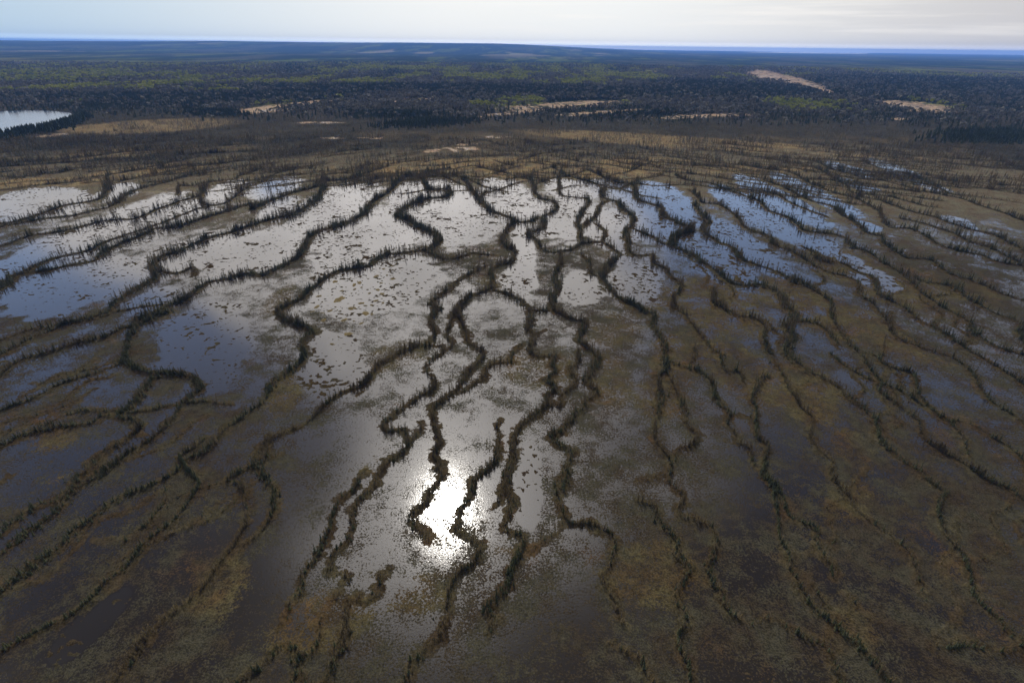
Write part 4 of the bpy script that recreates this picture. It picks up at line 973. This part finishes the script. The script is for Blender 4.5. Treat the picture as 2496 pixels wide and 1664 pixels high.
def merge(name, parts, place, mats, label, category, which=None):
    """PARTS: list over variants of [(verts, faces, material index), ...]; PLACE: array x, y, z, height, width factor, turn. One object."""
    Vs, Fs, Ms = [], [], []
    base = 0
    n = len(place)
    if not n:
        return None
    var = rng.integers(0, len(parts), n) if which is None else which
    for k, pl in enumerate(parts):
        P = place[var == k]
        if not len(P):
            continue
        for (v, f, mi) in pl:
            ca, sa = np.cos(P[:, 5])[:, None], np.sin(P[:, 5])[:, None]
            hx = P[:, 3:4] * P[:, 4:5]
            x = (v[:, 0] * ca - v[:, 1] * sa) * hx + P[:, 0:1]
            y = (v[:, 0] * sa + v[:, 1] * ca) * hx + P[:, 1:2]
            z = v[:, 2] * P[:, 3:4] + P[:, 2:3]
            Vs.append(np.stack([x, y, z], -1).reshape(-1, 3).astype(np.float32))
            off = base + np.arange(len(P), dtype=np.int32)[:, None, None] * len(v)
            Fs.append((f[None] + off).reshape(-1))
            Ms.append(np.full(len(P) * len(f), mi, np.int32))
            base += len(P) * len(v)
    me = mesh_from(name, np.concatenate(Vs), np.concatenate(Fs).astype(np.int32), 4, mats)
    me.polygons.foreach_set('material_index', np.concatenate(Ms))
    return tag(link(name, me), label, category, kind='stuff')

SPR = [spruce_parts(s) for s in range(6)]
LAR = [larch_parts(s) for s in range(6)]
SHR = [shrub_part(s) for s in range(5)]

# ------------------------------------------------------------------ trees along the ridges
trees = []   # kind, x, y, h, width, ridge index, arclength
shr = []
tr_ = random.Random(3)
for li, (desc, w, green, dens, q) in enumerate(lines):
    seg = np.hypot(*(q[1:] - q[:-1]).T)
    cum = np.concatenate([[0], np.cumsum(seg)])
    L = cum[-1]
    my = q[:, 1].mean()
    n = int(L * (1.0 + w * 1.25) * (1.0 + 1.1 * (1 - nearf(my))) * dens * (0.8 if desc else .55))
    clump = [tr_.uniform(0, L) for _ in range(max(1, int(L / 14)))]
    for i in range(n):
        s = tr_.uniform(0, L) if tr_.random() < .62 else min(max(tr_.choice(clump) + tr_.gauss(0, 2.2), 0), L)
        x = np.interp(s, cum, q[:, 0]); y = np.interp(s, cum, q[:, 1])
        nf = nearf(y)
        if tr_.random() > .75 + 1.5 * (vnoise(np.array([x / 8.]), np.array([y / 8.]), 19)[0] - .1):
            continue
        if tr_.random() > endf(s, L):
            continue
        nf2 = nf * endf(s, L) * (.35 + 1.5 * sstep(vnoise(np.array([x / 13.]), np.array([y / 13.]), 29), .25, .8)[0])
        x += tr_.gauss(0, w * .36 * nf2); y += tr_.gauss(0, w * .36 * nf2)
        g = green - .12 + (vnoise(np.array([x / 11.]), np.array([y / 11.]), 7)[0] - .5) * 1.1
        kind = 's' if tr_.random() < g else 'l'
        size = .75 + .5 * vnoise(np.array([x / 7.]), np.array([y / 7.]), 9)[0]
        h = tr_.choice((1.0, 1.5, 2.0, 2.5, 2.9, 3.4, 4.5)) * size * (nf ** .95) * (1.0 if w > .9 else .6) * tr_.uniform(.8, 1.2) * (1.12 if kind == 'l' else 1.0)
        trees.append((kind, x, y, h, tr_.uniform(.75, 1.3) * (1.35 if h < 1.9 else 1.0), li, s))
    for i in range(int(L * (.5 + w * 1.1))):
        s = tr_.uniform(0, L)
        sx_, sy_ = np.interp(s, cum, q[:, 0]), np.interp(s, cum, q[:, 1])
        nf = nearf(sy_)
        if tr_.random() > endf(s, L) or tr_.random() > .45 + .55 * nf:
            continue
        nf *= endf(s, L)
        shr.append((sx_ + tr_.gauss(0, w * .45 * nf), sy_ + tr_.gauss(0, w * .45 * nf), tr_.uniform(.35, 1.1) * (.25 + .75 * nf), tr_.uniform(.8, 1.4)))
tx = np.array([t[1] for t in trees]); ty = np.array([t[2] for t in trees])
tz = ground_z(tx, ty)
for a, z in zip(range(len(trees)), tz):
    trees[a] = trees[a] + (float(z),)

# apparent size and place in the view decide which trees are built one by one
def apparent(x, y, h):
    d = Vector((x, y, h * .5 - CAM_H))
    dep = -d.dot(fwd) * -1
    u = d.dot(right) / dep * 1317 + 1248; v = 832 - d.dot(up) / dep * 1317
    if not (8 < u < 2488 and 0 < v < 1655):
        return 0
    R_ = d.length
    return h * math.hypot(x, y) / R_ / R_

ONES = 'zeroth first second third fourth fifth sixth seventh eighth ninth tenth eleventh twelfth thirteenth fourteenth fifteenth sixteenth seventeenth eighteenth nineteenth'.split()
TENS = ' ten twenty thirty forty fifty sixty seventy eighty ninety'.split(' ')
TENTH = ' tenth twentieth thirtieth fortieth fiftieth sixtieth seventieth eightieth ninetieth'.split(' ')
def ordinal(n):
    if n < 20:
        return ONES[n]
    if n >= 100:
        return 'hundred-and-' + ordinal(n - 100) if n > 100 else 'hundredth'
    return TENTH[n // 10] if n % 10 == 0 else TENS[n // 10] + '-' + ONES[n % 10]

names = [l[0] for l in lines]
uniq = {i for i, d in enumerate(names) if d and names.count(d) == 1}
chosen = set()
for kind in 'sl':
    cand = sorted((i for i, t in enumerate(trees) if t[0] == kind and t[5] in uniq), key=lambda i: -apparent(trees[i][1], trees[i][2], trees[i][3]))
    chosen |= set(cand[:290])
# how far along its ridge (counted from the near end) and how tall among its kind there
rank, part_ = {}, {}
per = {}
for i, t in enumerate(trees):
    q = lines[t[5]][4]
    L = float(np.hypot(*(q[1:] - q[:-1]).T).sum())
    f = t[6] / max(L, 1e-3)
    if q[0][1] > q[-1][1]:
        f = 1 - f
    part_[i] = min(19, int(f * 20))
    per.setdefault((t[5], t[0], part_[i]), []).append(i)
for ids in per.values():
    ids.sort(key=lambda i: -trees[i][3])
    for k, i in enumerate(ids):
        rank[i] = k + 1
PERCENT = 'five ten fifteen twenty twenty-five thirty thirty-five forty forty-five fifty fifty-five sixty sixty-five seventy seventy-five eighty eighty-five ninety ninety-five hundred'.split()

def build_tree(name, crown, trunk, cm):
    root = bpy.data.objects.new(name, None)
    root.empty_display_size = .3
    col.objects.link(root)
    a = link('crown', mesh_from(name + '_crown', crown[0], crown[1].reshape(-1), 4, [cm]), root)
    b = link('trunk', mesh_from(name + '_trunk', trunk[0], trunk[1].reshape(-1), 4, [MAT_BARK]), root)
    return root

def copy_tree(root):
    r_ = root.copy(); col.objects.link(r_)
    for ch in root.children:
        c_ = ch.copy(); col.objects.link(c_); c_.parent = r_
    return r_

protos = {('s', k): None for k in range(6)}
def place_tree(i):
    kind, x, y, h, wf, li, s, z = trees[i]
    k = i % 6
    key = (kind, k)
    if protos.get(key) is None:
        src_ = SPR[k] if kind == 's' else LAR[k]
        root = build_tree('spruce_tree' if kind == 's' else 'tamarack_tree', src_[0], src_[1], MAT_SPRUCE if kind == 's' else MAT_LARCH)
        protos[key] = root
    else:
        root = copy_tree(protos[key])
    root.location = (x, y, z - .05)
    root.scale = (h * wf, h * wf, h)
    root.rotation_euler = (0, 0, (i * 2.399) % 6.283)
    what = 'spruce' if kind == 's' else 'tamarack'
    rk = 'tallest' if rank[i] == 1 else ordinal(rank[i]) + ' tallest'
    look = 'green ' if kind == 's' else 'brown '
    pool_ = [f"{rk} {look}{what} {PERCENT[part_[i]]} percent up the {names[li]}", f"{rk} {what} {PERCENT[part_[i]]} percent up the {names[li]}"]
    fit = [t for t in pool_ if len(t.replace('-', ' ').split()) <= 16]
    tag(root, (fit or pool_[-1:])[0], 'spruce' if kind == 's' else 'tamarack',
        'spruces along the fen ridges' if kind == 's' else 'tamaracks along the fen ridges')
for i in sorted(chosen):
    place_tree(i)

def arr(sel):
    return np.array([(trees[i][1], trees[i][2], trees[i][7] - .05, trees[i][3], trees[i][4], (i * 2.399) % 6.283) for i in sel], np.float32).reshape(-1, 6)
rest_s = [i for i, t in enumerate(trees) if t[0] == 's' and i not in chosen]
rest_l = [i for i, t in enumerate(trees) if t[0] == 'l' and i not in chosen]
print('TREES', len(trees), len(rest_s), len(rest_l), 'shrubs', len(shr))
merge('spruce_woodland', [[(c[0], c[1], 0), (t[0], t[1], 1)] for c, t in SPR], arr(rest_s), [MAT_SPRUCE, MAT_BARK], 'dark green spruces crowded along the fen ridges', 'spruces')
merge('tamarack_woodland', [[(c[0], c[1], 0), (t[0], t[1], 1)] for c, t in LAR], arr(rest_l), [MAT_LARCH, MAT_BARK], 'bare brown tamaracks crowded along the fen ridges', 'tamaracks')
sh = np.array(shr); shz = ground_z(sh[:, 0], sh[:, 1])
P = np.stack([sh[:, 0], sh[:, 1], shz - .03, sh[:, 2], sh[:, 3], rng.uniform(0, 6.28, len(sh))], -1)
merge('shrub_cover', [[(s[0], s[1], 0)] for s in SHR], P, [MAT_SHRUB], 'low brown shrubs matted under the ridge trees', 'shrubs')

# ------------------------------------------------------------------ scattered trees at the far side of the fen and on the heath
SPR_S = [spruce_parts(s, 5, 4, wid=.17) for s in range(4)]
LAR_S = [larch_parts(s, 16) for s in range(4)]
n = 150000
x = rng.uniform(-1100, 1100, n); y = rng.uniform(390, 1100, n)
bd = np.interp(x, FB[:, 0], FB[:, 1])
cl1 = fbm(x, y, 24.0, 3, 201)
p = sstep(y, bd - 230, bd - 60) * 1.0 * sstep(cl1, .36, .62) + .8 * sstep(y, bd - 60, bd + 60) * sstep(cl1, .3, .6) * (1 - .35 * sstep(y, 850, 1100))
p *= ~inside_poly(x, y, [(a, b) for a, b in LAKE]) * (1 - np.clip(blobs('pale', x, y), 0, 1))
p *= (1 - .45 * sstep(blobs('moss', x, y), .5, .9) * (y < bd))
p *= (1 - .9 * (blobs('open', x, y) > .4) * (y < bd))
keep = rng.uniform(0, 1, n) < p
x, y = x[keep], y[keep]
hh = rng.uniform(1.8, 4.9, len(x)) * (.8 + .5 * vnoise(x / 30, y / 30, 5))
zz = ground_z(x, y)
k_l = rng.uniform(0, 1, len(x)) < (.45 + .3 * (vnoise(x / 60, y / 60, 15) - .5))
P = np.stack([x, y, zz - .05, hh, rng.uniform(1.1, 2.0, len(x)), rng.uniform(0, 6.28, len(x))], -1)
print('SCATTER', len(x))
merge('spruce_scrub', [[(c[0], c[1], 0), (t[0], t[1], 1)] for c, t in SPR_S], P[~k_l], [MAT_SPRUCE, MAT_BARK], 'small dark spruces dotted over the far fen and heath', 'spruces')
merge('tamarack_scrub', [[(c[0], c[1], 0), (t[0], t[1], 1)] for c, t in LAR_S], P[k_l], [MAT_LARCH, MAT_BARK], 'thin brown tamaracks dotted over the far fen and heath', 'tamaracks')

# ------------------------------------------------------------------ woods beyond
n = 120000
r_ = 820 * (3800 / 820.0) ** rng.uniform(0, 1, n)
a_ = rng.uniform(math.radians(-56), math.radians(56), n)
x = r_ * np.sin(a_); y = r_ * np.cos(a_)
extra = 26000     # denser stands in the marked conifer belts
cb = [b for b in BLOBS if b[0] == 'conifer']
ex, ey = [], []
for b in cb:
    m_ = int(extra * min(1, math.sqrt(b[3] * b[4]) / 60000.) / 4) + 900
    u = rng.normal(0, .55, (m_, 2))
    Lc = np.linalg.cholesky(np.array([[b[3], b[5]], [b[5], b[4] + 1]]))
    pp = u @ Lc.T
    ex.append(pp[:, 0] + b[1]); ey.append(pp[:, 1] + b[2])
# spruces on the lake shore
ls = []
for (a, b) in zip(LAKE[5:11], LAKE[6:12]):
    for k in range(95):
        t = random.random()
        ls.append((a[0] + (b[0] - a[0]) * t + abs(random.gauss(0, 9)) + 3, a[1] + (b[1] - a[1]) * t - random.uniform(0, 5)))
ls = np.array(ls)
x = np.concatenate([x] + ex + [ls[:, 0]]); y = np.concatenate([y] + ey + [ls[:, 1]])
is_extra = np.zeros(len(x), bool); is_extra[n:] = True
shore = np.zeros(len(x), bool); shore[-len(ls):] = True
ok = (y > 700) | shore
ok &= ~inside_poly(x, y, LAKE) & (rng.uniform(0, 1, len(x)) > blobs('pale', x, y) * 1.1)
dens = sstep(y, 820, 1150)
ok &= is_extra | (rng.uniform(0, 1, len(x)) < dens)
x, y, is_extra, shore = x[ok], y[ok], is_extra[ok], shore[ok]
zz, cc, _ = terrain(x, y)
gr = cc[:, 1] / np.maximum(cc[:, 2], 1e-3)
jit = rng.normal(0, 1, len(x))
isasp = (cc[:, 1] * (1 + .35 * jit) > .09) & (gr > 1.9) & ~is_extra
isbare = (cc[:, 1] * (1 + .5 * jit) > .05) & ~isasp & ~is_extra
iscon = ~(isasp | isbare)
hh = rng.uniform(5, 10.5, len(x)) * np.where(y < 1200, .8, 1.0) * np.where(shore, 1.3, 1)
P = np.stack([x, y, zz - .1, hh, rng.uniform(.9, 1.6, len(x)), rng.uniform(0, 6.28, len(x))], -1)
print('FOREST', iscon.sum(), isasp.sum(), isbare.sum())
merge('conifer_forest', [[(c[0], c[1], 0)] for c in [cone_part(s) for s in range(5)]], P[iscon], [MAT_CONIFER], 'dark conifer forest beyond the heath', 'forest')
merge('aspen_forest', [[(c[0], c[1], 0)] for c in [ball_part(s) for s in range(5)]], P[isasp], [MAT_ASPEN], 'fresh yellow-green aspen groves in the forest', 'forest')
merge('bare_forest', [[(c[0], c[1], 0)] for c in [ball_part(s + 9) for s in range(5)]], P[isbare], [MAT_BARE], 'grey leafless woods among the conifers', 'forest')

# ------------------------------------------------------------------ moss hummocks standing in the large pool
order = sorted(range(len(HUMMOCKS)), key=lambda i: HUMMOCKS[i][1])
for k, i in enumerate(order):
    hx, hy, ra, rb = HUMMOCKS[i]
    rr = random.Random(i)
    nr_, na_ = 7, 22
    vs = [(0, 0, .22 + .05 * rr.random())]
    for a in range(1, nr_ + 1):
        for b in range(na_):
            th = b * 2 * math.pi / na_
            t = a / nr_
            wob = 1 + .22 * math.sin(2 * th + i) + .14 * math.sin(5 * th + i * 2.1) + .08 * rr.uniform(-1, 1)
            vs.append((ra * t * wob * math.cos(th), rb * t * wob * math.sin(th), .24 * (1 - t ** 2.2) + rr.uniform(-.03, .04) - .02))
    fs = [(0, 1 + b, 1 + (b + 1) % na_) for b in range(na_)]
    for a in range(nr_ - 1):
        for b in range(na_):
            p0 = 1 + a * na_ + b; p1 = 1 + a * na_ + (b + 1) % na_
            fs.append((p0, p0 + na_, p1 + na_, p1))
    me = bpy.data.meshes.new('moss_hummock')
    me.from_pydata(vs, [], fs)
    me.materials.append(MAT_MOSS)
    me.update()
    o = link('moss_hummock', me, None, (hx, hy, -.01))
    size = 'broad' if ra > 1.4 else ('small' if ra < .7 else 'round')
    tag(o, f"{size} brown moss hummock, {ordinal(k + 1)} nearest in the large pale grey pool", 'moss hummock', 'moss hummocks in the large grey pool')

# ------------------------------------------------------------------ haze that turns the far country blue
if True:
    hz, N = new_mat('haze')
    vol = N.node('ShaderNodeVolumePrincipled')
    vol.inputs['Color'].default_value = (0.19, 0.42, 1.0, 1)
    vol.inputs['Density'].default_value = 0.00006
    vol.inputs['Anisotropy'].default_value = 0.0
    mo_ = N.node('ShaderNodeOutputMaterial')
    N.l.new(vol.outputs[0], mo_.inputs['Volume'])
    B_ = 33500.0
    x0, x1, y0, y1, z0, z1 = -B_, B_, -B_, B_, -62.0, 158.0
    vs = [(x0, y0, z0), (x1, y0, z0), (x1, y1, z0), (x0, y1, z0), (x0, y0, z1), (x1, y0, z1), (x1, y1, z1), (x0, y1, z1)]
    fs = [(0, 3, 2, 1), (4, 5, 6, 7), (0, 1, 5, 4), (1, 2, 6, 5), (2, 3, 7, 6), (3, 0, 4, 7)]
    me = bpy.data.meshes.new('haze'); me.from_pydata(vs, [], fs); me.materials.append(hz); me.update()
    tag(link('haze', me), 'thin blue haze over the far country', 'haze', kind='stuff')
